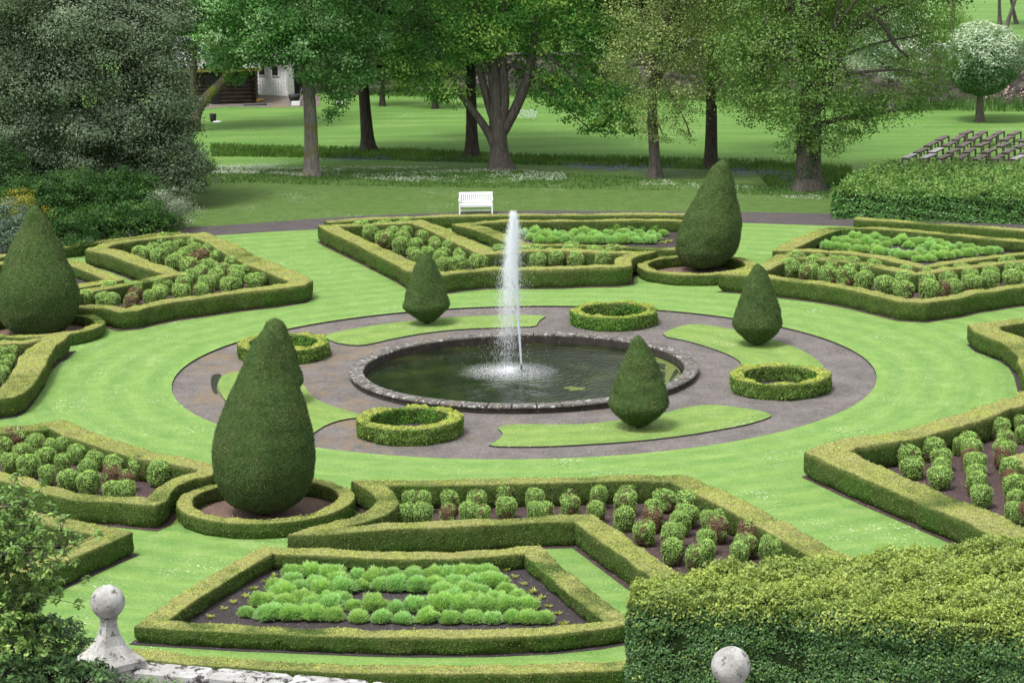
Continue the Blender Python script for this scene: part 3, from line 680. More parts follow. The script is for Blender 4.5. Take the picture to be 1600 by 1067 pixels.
for k, (dg, rr_) in enumerate(RG):
    c = polar(rr_, dg)
    ringhedge(c, 1.52, .40, .50, ['small box ring hedge beyond the pond', 'small box ring hedge to the right of the pond', 'small box ring hedge on the gravel in front of the pond', 'small box ring hedge to the left of the pond, behind the big yew tip'][k], 'small ring hedges on the gravel', 41+k, .9, M_soil, dens=900, ls=.06, amp=.026, wob=.02, kw_z=-.068)
    poly('soil', circ(1.3, 40, c), -.045, M_soil)

YW = np.array([.068, .117, .033]); YD = np.array([.036, .072, .020]); YT = np.array([.125, .175, .058]); YB = np.array([.16, .14, .07])
def yew(label, base, prof, lean, group, seed, dens=1500, ls=.03, trunk=True):
    c = np.array([base[0], base[1], 0.0]); root = empty('topiary_yew', c, label, 'topiary', group)
    z = np.array([p[0] for p in prof]); r_ = np.array([p[1] for p in prof])
    zi = np.linspace(z[0], z[-1], 64); ri = np.interp(zi, z, r_)
    k_ = np.ones(5)/5; rp = np.pad(ri, 2, mode='edge'); ri2 = np.convolve(rp, k_, 'valid'); ri2[-1] = .01; ri2[0] = ri[0]*.6
    mb = MB(); seg = 56
    def disp(P):
        ax = np.zeros_like(P); H = zi[-1]; ax[:, 0] = lean[0]*P[:, 2]/H; ax[:, 1] = lean[1]*P[:, 2]/H; ax[:, 2] = P[:, 2]
        o_ = P-ax; L = np.linalg.norm(o_[:, :2], axis=1)[:, None]+1e-6; d = nz(P, .35, seed)*.04+nz(P, 1.1, seed+1)*.022+nz(P, 2.4, seed+2)*.012
        o_[:, :2] *= (1+d[:, None]/np.maximum(L, .15)); return ax+o_
    P, F = lathe(mb, list(zip(zi, ri2)), seg=seg, col=YW*.8, mi=0, lean=lean, disp=disp)
    bot = np.c_[P[:seg, :2]*.05+0, P[:seg, 2]+.1]; 
    r = np.random.default_rng(seed); p, nn, ar = scatter(P, F, 10, r); n = int(ar*dens); p, nn, ar = scatter(P, F, n, r)
    ax = np.c_[lean[0]*p[:, 2]/zi[-1], lean[1]*p[:, 2]/zi[-1]]; s = ((p[:, :2]-ax)*nn[:, :2]).sum(1) < 0; nn[s] *= -1
    p = p+nn*(r.random((n, 1))*.03)
    q = np.clip(.5+.5*nz(p*[1, 1, 2.5], .9, seed+3)+.3*nz(p, 6, seed+4), 0, 1)[:, None]
    col = YW*(1-q)+YD*q*.6+YW*q*.4; rnd = r.random((n, 1)); col = np.where(rnd > .80, YT, col)
    br = (nz(p, .8, seed+8) > .55)[:, None] & (rnd < .28); col = np.where(br, YB, col)
    hollow_shade = ((nz(p*[1, 1, 1.8], 1.5, seed+21)+.5*nz(p, 4.5, seed+22)) > 1.7)[:, None]; col = np.where(hollow_shade, col*.5, col)  # darker clusters put the shade of small hollows into the leaf colour
    col = col*(.7+.6*r.random((n, 1)))
    nn2 = nn+np.array([0, 0, .25])
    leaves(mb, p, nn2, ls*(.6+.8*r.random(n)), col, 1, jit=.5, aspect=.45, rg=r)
    mb.build('foliage', [M_core, M_yew], root)
    mb = MB(); tube(mb, [(0, 0, -.02), (lean[0]*.1, 0, z[0]+.35)], [.16 if z[-1] > 3.5 else .09]*2, 10, (.1, .08, .06), step=.2); mb.build('trunk', M_barkd, root)
    return root
profS = [(.14,.45),(.24,.80),(.5,1.04),(.95,1.24),(1.45,1.30),(2.0,1.25),(2.55,1.11),(3.12,.90),(3.56,.70),(3.92,.56),(4.3,.42),(4.55,.31),(4.68,.21),(4.75,.10),(4.78,.02)]
bc = W(413, 803); yew('nearest and largest teardrop yew, broad and dark green, in front of the pond', bc, profS, (.20, 0), 'large teardrop yews', 51)
profN = [(.15,.5),(.3,.82),(.75,1.14),(1.2,1.22),(1.6,1.17),(2.1,1.05),(2.9,.74),(3.6,.48),(4.0,.32),(4.15,.22),(4.24,.12),(4.27,.02)]
yew('far right teardrop yew leaning to the right, beyond the pond', W(1097, 423), profN, (.80, 0), 'large teardrop yews', 52, 900, .04)
profW = [(.1,.75),(.3,1.1),(.8,1.34),(1.5,1.38),(2.0,1.25),(2.5,1.04),(3.0,.84),(3.5,.58),(3.9,.42),(4.2,.29),(4.34,.19),(4.42,.1),(4.45,.02)]
yew('left teardrop yew with a blunt tip, cut by the left edge', W(60, 522), profW, (.12, 0), 'large teardrop yews', 53, 900, .04)
yew('teardrop yew beyond the right edge', polar(17.7, -21.9), profW, (.05, 0), 'large teardrop yews', 54, 500, .05)
def cone(px, py, w_, h_, label, seed, lean=0):
    prof = [(0, .24), (.12, .42), (.25, .58), (.40, .73), (.56, .87), (.64, .90), (.74, .87), (1.0, .79), (1.33, .67), (1.7, .535), (2.05, .41), (2.3, .30), (2.46, .22), (2.56, .13), (2.6, .02)]
    k = h_/2.6; prof = [(z*k+.05, r_*w_/.86) for z, r_ in prof]
    yew(label, W(px, py), prof, (lean, 0), 'small top shaped yews round the pond', seed, 1100, .035)
cone(998, 667, .83, 2.62, 'small pointed yew standing on the grass between the pond and the front right', 61)
cone(667, 505, .80, 2.42, 'small pointed yew on the grass island beyond the pond to the left', 62)
cone(1183, 538, .80, 2.62, 'small pointed yew on the grass island to the right of the pond', 63)
cone(433, 628, .82, 2.50, 'small pointed yew mostly hidden behind the nearest big yew', 64)

# ------------------------------------------------------------------ shrub balls
GRN = np.array([.33, .49, .145]); GRN2 = np.array([.23, .38, .09]); GBR = np.array([.22, .145, .085]); GRED = np.array([.24, .13, .08])
def ball_mesh(kind, seed):
    r = np.random.default_rng(seed); mb = MB()
    prof = [(.03, .13), (.08, .21), (.2, .255), (.34, .275), (.44, .27), (.51, .225), (.555, .12), (.565, .01)]
    zi = np.linspace(.03, .565, 18); ri = np.interp(zi, [p[0] for p in prof], [p[1] for p in prof])
    def disp(P):
        d = nz(P, 1.8, seed)*.026+nz(P, 5, seed+1)*.016; o_ = P.copy(); o_[:, :2] *= (1+d/.25)[:, None]; o_[:, 2] *= 1+.06*nz(P, 1.5, seed+2); return o_
    P, F = lathe(mb, list(zip(zi, ri*.96)), seg=20, col=(GRN2*.3 if kind in ('green', 'part') else GBR*.4), mi=0, disp=disp)
    n = 2100; p, nn, ar = scatter(P, F, n, r); s = (p*nn*[1, 1, 0]).sum(1) < 0; nn[s] *= -1; nn[:, 2] += .2
    p = p+nn*(r.random((n, 1))*.045)
    az = np.arctan2(p[:, 1], p[:, 0]); hh = p[:, 2]/.59
    q = nz(p, 2.2, seed+5)
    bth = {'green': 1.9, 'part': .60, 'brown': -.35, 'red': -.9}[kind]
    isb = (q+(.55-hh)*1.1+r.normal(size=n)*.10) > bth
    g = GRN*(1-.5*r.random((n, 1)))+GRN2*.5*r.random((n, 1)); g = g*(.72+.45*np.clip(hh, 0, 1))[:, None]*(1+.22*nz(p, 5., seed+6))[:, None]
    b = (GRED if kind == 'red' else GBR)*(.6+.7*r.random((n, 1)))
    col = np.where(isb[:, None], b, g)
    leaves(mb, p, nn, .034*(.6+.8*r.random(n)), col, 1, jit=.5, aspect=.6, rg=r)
    return mb.mesh('shrub_ball', [M_core, M_leaf])
BALL = {'green': [ball_mesh('green', 100+i) for i in range(4)], 'part': [ball_mesh('part', 110+i) for i in range(4)], 'brown': [ball_mesh('brown', 120+i) for i in range(2)], 'red': [ball_mesh('red', 130)]}
ORD = ['first', 'second', 'third', 'fourth', 'fifth', 'sixth', 'seventh', 'eighth', 'ninth', 'tenth', 'eleventh', 'twelfth', 'thirteenth', 'fourteenth', 'fifteenth', 'sixteenth', 'seventeenth', 'eighteenth', 'nineteenth', 'twentieth']
kindword = {'green': 'green', 'part': 'green and brown', 'brown': 'mostly brown', 'red': 'reddish'}
def balls(bedname, grp, pts, ox, oy, s):
    P = []
    for q in pts:
        px, py, wd = ox+q[0]/s, oy+q[1]/s, q[2]/s; k = q[3] if len(q) > 3 else None
        c = W(px, py, .36); sc_ = wd/(F_PX/np.dot(c-CAM, fw))/.56
        P.append([px, py, c, min(1.38, max(.86 if 'far' in bedname else .76, sc_*(1.13 if 'far' in bedname else 1.02))), k])
    P.sort(key=lambda a: a[1]); rows = []; gap = 0
    # rows from the far side of the bed to the near side
    cur = []
    n = len(P); per = max(4, int(round(math.sqrt(n*1.6))))
    for i in range(0, n, per): rows.append(sorted(P[i:i+per], key=lambda a: a[0]))
    for ri, row in enumerate(rows):
        for ci, (px, py, c, sc_, k) in enumerate(row):
            if k is None: k = random.choices(['green', 'part'], [.68, .32])[0]
            o = bpy.data.objects.new('shrub_ball', random.choice(BALL[k])); link(o)
            o.location = (c[0], c[1], .0); o.rotation_euler = (random.uniform(-.06, .06), random.uniform(-.06, .06), random.uniform(-.7, .7) if k != 'green' else random.random()*6.28)
            o.scale = (sc_, sc_, random.uniform(.92, 1.12)*(.75+.25*sc_)*(1.14 if 'far' in bedname else 1.04))
            tag(o, f'{kindword[k]} shrub ball, {bedname}, {ORD[ci]} from left in {ORD[ri]} row from back', 'shrub', grp)
B, RD, PT = 'brown', 'red', 'part'
def mk(bedname, grp, *groups):
    pts = []
    for ox, oy, s, L in groups: pts += [(ox+q[0]/s, oy+q[1]/s, q[2]/s)+tuple(q[3:]) for q in L]
    balls(bedname, grp, pts, 0, 0, 1)
mk('front bed', 'clipped shrub balls in the front bed',
 (540,730,5.333,[(500,370,170,'green'),(645,380,165,'green'),(550,250,150),(645,268,140,PT),(600,185,140),(695,195,140),(850,370,140,B),(880,275,120,PT),(895,205,130),(1020,370,160),(1145,375,150),(1100,265,170),(1060,175,150,PT),(1160,180,130,PT),(1340,320,175),(1335,215,185)]),
 (820,720,5.93,[(90,450,150),(190,445,150),(85,325,175,PT),(110,230,160),(215,270,160,B),(415,390,185),(425,275,195,PT),(665,440,170),(675,320,155),(680,215,160),(800,240,170,B),(920,520,195,'green'),(935,380,215,PT),(940,265,180),(1110,650,210,PT),(1185,530,185,B),(1190,430,150)]),
 (1020,740,5.926,[(180,710,215,PT),(190,560,220),(260,450,190,'green'),(300,370,220,PT),(335,270,230),(120,230,200,PT),(90,105,200),(395,775,190,PT),(495,720,160),(505,610,180,'green'),(590,510,200,B),(520,420,150),(640,410,150),(790,740,160),(870,650,210,PT),(880,565,220,B),(1060,690,160),(1180,700,160)]))
mk('left front bed', 'clipped shrub balls in the left front bed',
 (0,650,5.714,[(1010,660,180,'green'),(1130,660,180,'green'),(1130,550,130,B),(1240,450,190,PT),(1415,510,215,'green'),(1030,420,170),(995,525,170,B),(860,370,185,'green'),(800,600,195),(770,470,150),(610,570,195),(690,310,175),(560,385,135),(450,270,150,PT),(560,260,130,PT),(430,500,150,'green'),(400,370,170),(320,240,160),(250,440,190),(190,310,170),(150,205,190,B),(95,400,170),(40,270,110,PT)]))
mk('left edge bed', 'clipped shrub balls in the left edge bed',
 (0,490,6.278,[(15,600,150,'green'),(35,500,130),(95,460,130),(130,375,130),(215,335,120,'green'),(60,335,120),(25,400,110)]))
mk('far left bed', 'clipped shrub balls in the far left bed',
 (120,360,5.161,[(65,560,120,'green'),(220,570,120,'green'),(290,575,110,'green'),(265,500,120),(440,580,110,B),(460,530,90,RD),(475,480,125),(590,555,90),(660,530,125),(665,490,110),(640,450,110),(720,440,110),(850,505,125,'green'),(860,455,110),(885,425,90),(930,390,110),(1000,490,120),(1040,450,125),(1085,405,110),(1130,375,110,PT),(1245,445,155),(1290,400,110),(1290,350,135,PT),(1355,335,115),(1455,410,155),(1175,325,120,PT),(1250,275,120,PT),(1070,285,100),(910,310,135,PT),(1010,345,120),(1035,310,95),(780,265,130),(840,235,110),(885,195,100),(670,225,130),(745,160,115),(500,180,110),(560,195,105),(625,155,105),(670,115,100),(700,90,90),(830,105,110),(885,85,100),(950,165,95),(945,120,100),(1080,165,115),(1130,215,120),(1010,215,110,B),(940,255,95,RD)]))
mk('far middle bed', 'clipped shrub balls in the far middle bed',
 (520,335,6.4,[(260,155,120),(320,140,100),(370,205,140),(450,155,120),(520,120,120),(520,265,175),(600,190,125),(650,145,115),(720,110,110),(670,330,140),(710,260,135),(730,195,115),(825,155,115),(780,130,90),(830,310,130),(810,390,115),(890,240,130),(930,195,120),(1000,180,110),(850,430,110),(950,385,130),(1030,345,105),(1020,290,120),(1110,260,120),(1080,450,130),(1110,400,115),(1165,345,135),(1220,300,115),(1265,300,80),(1095,510,120),(1245,510,175),(1270,445,115),(1300,395,130),(1350,345,130),(1395,385,70),(1465,490,165),(1490,430,95)]),
 (740,340,5.0,[(190,335,110),(200,285,110),(290,335,110),(300,285,100),(410,300,80),(505,345,115),(490,305,105),(490,270,100),(600,290,95),(650,335,110,PT),(800,345,125),(770,290,130),(765,255,115),(930,270,90),(965,300,120),(1020,345,115,'green'),(1100,275,120,PT)]))
mk('far right bed', 'clipped shrub balls in the far right bed',
 (1200,340,7.115,[(255,580,210),(290,505,190),(455,620,200,PT),(505,540,160),(535,480,170),(675,650,170),(720,570,165,PT),(740,500,140),(820,505,140,PT),(880,670,195),(920,605,140),(950,535,155),(1060,720,190),(1120,620,155),(1170,580,160)]),
 (1380,340,7.114,[(25,750,200),(20,640,160),(240,810,195),(240,715,165),(260,640,150,PT),(510,820,235),(470,720,175),(475,665,165),(690,785,110,B),(785,785,140),(710,695,195),(680,635,150),(980,750,200,PT),(950,670,175),(870,605,150),(1190,715,190),(1180,635,175),(1150,590,180),(1450,685,195),(1400,600,180,PT),(1400,550,170),(1565,600,130,PT),(1600,690,180)]))
mk('right bed', 'clipped shrub balls in the right bed',
 (1380,620,5.08,[(200,450,185,PT),(235,545,185,'green'),(405,355,165),(405,415,170),(465,485,160),(470,555,130),(450,625,180,'green'),(715,265,180),(680,345,150,PT),(610,365,110),(700,415,165),(690,478,130,RD),(725,525,180),(740,600,150),(740,680,165,PT),(785,775,175,'green'),(915,180,150),(925,240,170,PT),(965,325,135),(965,400,170),(940,475,135,B),(1020,570,170,PT),(1000,640,130,RD),(1040,725,185),(1060,795,140,'green'),(1035,900,150,'green'),(1105,905,110,B),(1085,125,110),(1110,195,110,PT),(1110,275,100)]))

# feathery green mounds
FG = np.array([.44, .65, .25])
def mound_mesh(seed):
    r = np.random.default_rng(seed); mb = MB(); n = 2600
    lathe(mb, [(.01, .13), (.08, .2), (.17, .18), (.24, .09), (.26, .01)], seg=14, col=(.07, .17, .03), mi=0)
    d = r.normal(size=(n, 3)); d[:, 2] = np.abs(d[:, 2])*.9+.02; d /= np.linalg.norm(d, axis=1)[:, None]
    k = 1+.15*nz(d, .9, seed)[:, None]+.05*nz(d, 3, seed+1)[:, None]
    p = d*[.20, .20, .22]*k*(.75+.25*r.random((n, 1)))+[0, 0, .05]
    D = d+np.array([0, 0, .45])+r.normal(size=(n, 3))*.35
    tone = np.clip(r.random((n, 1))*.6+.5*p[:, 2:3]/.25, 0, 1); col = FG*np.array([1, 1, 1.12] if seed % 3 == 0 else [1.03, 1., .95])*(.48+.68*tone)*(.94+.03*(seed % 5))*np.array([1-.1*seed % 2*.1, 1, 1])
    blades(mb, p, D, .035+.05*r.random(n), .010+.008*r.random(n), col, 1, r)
    return mb.mesh('feathery_mound', [M_core, M_soft])
MND = [mound_mesh(200+i) for i in range(9)]
def mounds(bedname, grp, pts, size):
    P = []
    for px, py in pts:
        c = W(px, py, .16); P.append((px, py, c))
    P.sort(key=lambda a: a[1]); per = max(5, int(round(math.sqrt(len(P)*3.0)))); 
    rows = [sorted(P[i:i+per], key=lambda a: a[0]) for i in range(0, len(P), per)]
    for ri, row in enumerate(rows):
        for ci, (px, py, c) in enumerate(row):
            o = link(bpy.data.objects.new('feathery_plant', random.choice(MND))); s = size*random.uniform(.80, 1.24)
            o.location = (c[0], c[1], 0); o.scale = (s*random.uniform(.92, 1.18), s, s*random.uniform(.82, 1.05)); o.rotation_euler = (0, 0, random.random()*6.28)
            tag(o, f'feathery green mound, {bedname}, {ORD[min(ci,19)]} from left in {ORD[ri]} row from back', 'plant', grp)
c7 = [(640,200),(790,190),(930,210),(1120,215),(1255,245),(1380,205),(1530,225),(640,250),(820,255),(980,265),(1150,290),(1290,290),(1410,295),(1560,300),(520,300),(700,300),(860,320),(1020,315),(590,360),(730,390),(900,385),(1010,380),(450,405),(590,420),(770,430),(930,435),(1090,435),(1250,440),(1410,455),(1540,440),(310,480),(480,500),(630,500),(800,505),(950,510),(1130,520),(1300,525),(1460,530),(400,400),(540,345)]
c8 = [(370,215),(480,210),(620,200),(760,200),(370,290),(530,280),(680,270),(830,270),(450,340),(600,330),(720,335),(900,320),(510,380),(670,385),(820,385),(980,370),(240,440),(420,440),(570,450),(740,445),(910,440),(1060,430),(320,520),(490,530),(650,520),(800,530),(940,525),(1060,530),(1180,530),(560,215),(750,260)]
mounds('front bed', 'feathery green mounds in the front bed', crop(320,850,4.706,c7)+crop(600,850,4.706,c8), 1.13)
mounds('far middle bed', 'feathery green mounds in the far middle bed', crop(740,340,5.0,
 [(x,82) for x in (340,430,520,620,720,830,910,1010,1120,1230,1320,1420,1510)]+[(x,118) for x in (310,390,480,580,700,790,870,960,1050,1170,1290,1390,1480)]+[(x,152) for x in (450,540,640,740,840,940,1030,1130,1230,1330,1430)]+[(x,176) for x in (520,620,720,830,900,980,1080,1170,1270,1370)]), 1.2)
mounds('far right bed', 'feathery green mounds in the far right bed', crop(1200,340,7.115,
 [(850,235),(960,215),(1070,215),(1190,220),(760,265),(870,275),(980,280),(1090,275),(1200,280),(660,315),(760,325),(870,330),(980,345),(1090,345),(1190,355),(1230,385)])+crop(1380,340,7.114,
 [(20,240),(30,290),(130,265),(200,250),(280,300),(330,260),(420,275),(430,320),(540,285),(620,290),(700,305),(520,330),(590,345),(680,350),(760,330),(840,310),(960,330),(810,400),(900,370),(960,395),(1050,340),(1110,370),(1180,380),(1250,360),(20,375),(140,400),(200,420),(280,400),(400,380),(390,450),(510,450),(560,390),(640,430),(330,420),(730,420),(470,400)]), 1.1)
mounds('left edge bed', 'feathery green mounds in the left edge bed', [(4,848),(16,858),(-6,862),(10,872),(30,850),(-14,846),(26,868),(-20,875)], 1.1)
# little yellow seedlings
def seedling(seed):
    r = np.random.default_rng(seed); mb = MB(); n = 26; a_ = r.random(n)*6.28
    D = np.c_[np.cos(a_), np.sin(a_), .35+.6*r.random(n)]; P = np.c_[r.normal(size=(n, 2))*.02, np.full(n, .01)]
    blades(mb, P, D, .08+.05*r.random(n), .035, np.array([.40, .46, .12])*(.7+.6*r.random((n, 1))), 0, r); return mb.mesh('seedling', [M_leaf])
SD = [seedling(300+i) for i in range(3)]
sl = crop(320,850,4.706,[(510,232),(450,275),(360,324),(295,382),(213,425),(138,475),(40,535),(590,170)]); sr = crop(600,850,4.706,[(905,190),(960,240),(1030,295),(1095,353),(1165,390),(1130,408),(1210,455),(1275,508),(1320,582)])
for side, L in (('left', sl), ('right', sr)):
    L.sort(key=lambda a: a[1])
    for i, q in enumerate(L):
        c = W(q[0], q[1], .03); o = link(bpy.data.objects.new('seedling', random.choice(SD))); o.location = (c[0], c[1], .012); o.rotation_euler = (0, 0, random.random()*6); o.scale = [random.uniform(.85, 1.25)]*3
        tag(o, f'small yellowish seedling at {side} side of the front bed, {ORD[i]} from the back', 'seedling', 'yellow seedlings in the front bed')
for i, q in enumerate([(1285,360.5),(1265,377),(1297,364),(1576,378.5),(1568,391),(1037,379),(1046,377)]):
    c = W(q[0], q[1], .05); o = link(bpy.data.objects.new('seedling', random.choice(SD))); o.location = (c[0], c[1], .012); o.scale = [1.6]*3
    tag(o, ('tiny yellow plant at the '+('left' if i in (0, 1, 2) else 'right')+' end of the far right green bed' if i < 5 else 'tiny yellow plant at the right end of the far middle green bed'), 'seedling', ['yellow plants left far right bed', 'yellow plants right far right bed', 'yellow plants far middle bed'][0 if i < 3 else 1 if i < 5 else 2])

# ------------------------------------------------------------------ trees
def crown(mb, blobs, n_per, leaf, cols, seed, flat=.75, fine=.74, clus=.28, mi=0, aspect=.6, jit=.7, droop=0.0, cden=16, dens=.45):
    """blobs: (centre xyz, radius). leaf clumps spread over each blob's shell and inside it"""
    r = np.random.default_rng(seed); Pn, Nn, Cn = [], [], []
    cols = np.array(cols); leaf = leaf*fine; n_per = n_per/fine**2*1.15
    for (c, rad) in blobs:
        nc = max(5, int(cden*rad**1.3)); d = r.normal(size=(nc, 3)); d /= np.linalg.norm(d, axis=1)[:, None]
        cc = np.asarray(c)+d*rad*[1, 1, flat]*(.55+.45*r.random((nc, 1))**.5)
        per = max(6, int(n_per*rad**2/nc)); cr = clus*rad**.6*(.7+.6*r.random(nc))
        for i in range(nc):
            m_ = int(per*(.6+.8*r.random())); g = r.normal(size=(m_, 3))*cr[i]*[1, 1, .55]
            p = cc[i]+g; p[:, 2] -= droop*np.abs(g[:, 0])
            Pn.append(p); base = d[i]*.8+np.array([0, 0, .55]); Nn.append(np.tile(base, (m_, 1))+g/cr[i]*.35)
            k = r.random(); col = cols[0]*(1-k)+cols[1]*k; tone = .82+.36*r.random()
            if len(cols) > 2 and r.random() < .25: col = cols[2]
            Cn.append(np.tile(col*tone, (m_, 1))*(.8+.4*r.random((m_, 1))))
    P = np.concatenate(Pn); N = np.concatenate(Nn); C = np.concatenate(Cn)
    P[:, 2] = np.maximum(P[:, 2], .06)
    leaves(mb, P, N, leaf*(.6+.8*r.random(len(P))), C, mi, jit=jit, aspect=aspect, rg=r)
def limb_curve(a, b, sag=.15, r=None, n=4):
    a = np.array(a, float); b = np.array(b, float); L = np.linalg.norm(b-a); out = [a]
    for k in range(1, n):
        t = k/n; out.append(a*(1-t)+b*t+np.array([0, 0, sag*L*math.sin(math.pi*t)])+(r.normal(size=3)*L*.035 if r is not None else 0))
    return out+[b]
def dome(cx, cy, z0, z1, rx, n, seed, rr=(1.2, 2.0), low=0.0):
    """lobes filling an ellipsoidal crown"""
    r = np.random.default_rng(seed); out = []; zc = (z0+z1)/2; hz_ = (z1-z0)/2
    while len(out) < n:
        d = r.normal(size=3); d /= np.linalg.norm(d); q = .55+.45*r.random()
        out.append(((cx+d[0]*rx*q, cy+d[1]*rx*q, zc+d[2]*hz_*q*.95), r.uniform(*rr)))
    return out
def tree(name, label, cat, base, trunk, blobs, n_per, leaf, cols, seed, bark=None, limbs=(), auto_limbs=10, group=None, lmat=None, flare=.5, trunk_label=None, fork=None, **kw):
    base = np.array(base, float); root = empty(name, base, label, cat, group); r = np.random.default_rng(seed+999)
    mb = MB(); L = lambda p: np.asarray(p, float)-base
    tp = [L(p) for p, _ in trunk]; tr_ = [q for _, q in trunk]
    tp[0] = tp[0]+[0, 0, -.05]
    tube(mb, tp, tr_, 14, (.1, .09, .08), rough=.07, seed=seed, step=.35, flare=flare)
    for pts, rad in limbs: tube(mb, [L(p) for p in pts], rad, 9, (.1, .09, .08), rough=.05, seed=seed+1, step=.4)
    bl = list(blobs); r.shuffle(bl) if False else None
    idx = r.permutation(len(bl))[:auto_limbs]
    for i in idx:
        c, rad = bl[i]; t = r.uniform(.5, 1.0); k = t*(len(tp)-1); k0 = int(min(k, len(tp)-2)); s = tp[k0]*(1-(k-k0))+tp[k0+1]*(k-k0)
        e = L(c); s = s if s[2] < e[2]+1.0 else tp[max(0, k0)]
        tube(mb, limb_curve(s, e, .10, r), [tr_[-1]*.75, tr_[-1]*.55, tr_[-1]*.4, tr_[-1]*.28, .03], 7, (.1, .09, .08), step=.5)
    mb.build('trunk', bark or M_bark, root)
    mb = MB(); crown(mb, [(L(c), rad) for c, rad in blobs], n_per, leaf, cols, seed, **kw); mb.build('crown', lmat or M_leaf, root)
    return root
def VB(Y, L): return [(tuple(V(a, b, Y+(q[0] if q else 0))), rad) for a, b, rad, *q in L]
SYC = [(.072, .205, .045), (.12, .29, .075), (.28, .46, .20)]
DKG = [(.04, .11, .027), (.065, .155, .038)]
MIDG = [(.065, .155, .03), (.11, .22, .045), (.18, .28, .07)]
OLV = [(.105, .215, .048), (.17, .30, .07), (.26, .38, .12)]
# 1 pale trunk sycamore
b = W(487, 275); Y = b[1]
tree('sycamore', 'tree with a straight pale grey trunk, rising from the daisies left of the white bench', 'tree', b,
 [(b, .36), (V(486,200,Y), .31), (V(482,120,Y), .28), (V(478,40,Y), .24), (V(480,-60,Y), .2), (V(484,-180,Y), .12)],
 VB(Y, [(395,75,1.3,-.5),(440,85,1.0,-1),(370,105,.9,.5),(350,95,.9,0),(350,60,1.5),(420,60,1.7,-1),(500,100,1.4,-1.2),(545,105,1.3,-.5),(560,120,1.0,.2),(525,150,.7,-.6),(520,180,.45,-.8),(470,70,1.6,-1.4),(540,60,1.6),(390,20,1.7),(450,10,1.9,-1),(520,10,1.8,-1),(570,50,1.4),(590,10,1.5),(360,0,1.6)])+dome(b[0], b[1]+.5, 8.0, 16.5, 5.2, 16, 1, (1.6, 2.4)),
 520, .20, SYC, 401, flare=.45, bark=M_barkp)
b = W(577, 237); Y = b[1]
tree('sycamore', 'tree with a dark leaning trunk behind and right of the pale trunk', 'tree', b,
 [(b, .36), (V(571,170,Y), .29), (V(566,110,Y), .27), (V(560,30,Y), .24), (V(560,-80,Y), .15)],
 VB(Y, [(560,60,1.6),(610,90,1.3),(640,60,1.6),(600,20,1.9),(530,20,1.7,1),(650,110,1.1),(670,10,1.7),(620,130,.9),(550,100,1.2,1),(530,150,.8,.4)])+dome(b[0]+1, b[1], 9, 17, 5, 12, 2, (1.6, 2.4)), 330, .2, [(.045, .13, .026), (.07, .185, .038), (.14, .25, .08)], 402, bark=M_barkd, flare=.7)
b = W(738, 247); Y = b[1]
tree('tree', 'dark straight trunk just behind and left of the many stemmed tree', 'tree', b,
 [(b, .36), (V(737,190,Y), .28), (V(736,110,Y), .25), (V(738,20,Y), .2), (V(740,-60,Y), .12)],
 VB(Y, [(690,80,1.4),(730,50,1.5),(770,40,1.5),(700,20,1.7),(650,50,1.3),(760,90,1.0),(690,120,1.0)])+dome(b[0], b[1]+.5, 9, 16, 4, 8, 3, (1.5, 2.2)), 320, .2, DKG, 403, bark=M_barkd, flare=.6)
b = W(782, 265); Y = b[1]
tree('many_stemmed_tree', 'spreading tree with a thick trunk that forks into several stems, behind the fountain', 'tree', b,
 [(b, .52), (V(779,225,Y), .44), (V(778,190,Y), .42), (V(775,150,Y), .34), (V(770,100,Y), .26), (V(760,40,Y), .2), (V(750,-60,Y), .12)],
 VB(Y, [(760,60,1.5,-1.6),(730,50,1.2,-1.8),(790,30,1.3,-1.5),(725,85,.9,-1.6),(720,20,1.4,-1),(700,140,1.0,-.8),(670,130,1.1,-.6),(640,125,.9),(640,90,1.4),(690,90,1.2,.5),(850,60,1.5,.5),(880,110,1.3),(900,150,1.2,-.5),(930,180,1.0,-.8),(960,190,.8,-.8),(890,170,.8,-.6),(920,110,1.4),(950,140,1.2),(860,140,1.1,.8),(940,60,1.6),(900,40,1.6),(975,165,.9,-.4),(850,10,1.7),(790,-10,1.7),(925,205,.45,-.8),(990,200,.5,-.6),(820,110,.8,1.2)])+dome(b[0], b[1], 9, 17, 6.2, 18, 4, (1.6, 2.5)),
 420, .20, [(.062, .20, .035), (.11, .29, .052), (.31, .50, .11)], 404, flare=.5, auto_limbs=12,
 limbs=[([V(775,238,Y), V(760,200,Y-.2), V(742,178,Y-.3), V(720,150,Y-.4), V(700,110,Y)], [.2, .2, .19, .16, .1]),
        ([V(784,210,Y), V(800,182,Y), V(815,150,Y), V(823,130,Y), V(832,85,Y), V(838,30,Y), V(846,-40,Y)], [.26, .25, .24, .22, .2, .18, .14]),
        ([V(780,205,Y), V(790,160,Y-.1), V(785,110,Y-.2), V(786,60,Y), V(790,0,Y)], [.26, .24, .2, .17, .12]),
        ([V(776,200,Y), V(762,160,Y+.2), V(752,120,Y), V(742,80,Y)], [.24, .2, .17, .12])])
b = W(1024, 278); Y = b[1]
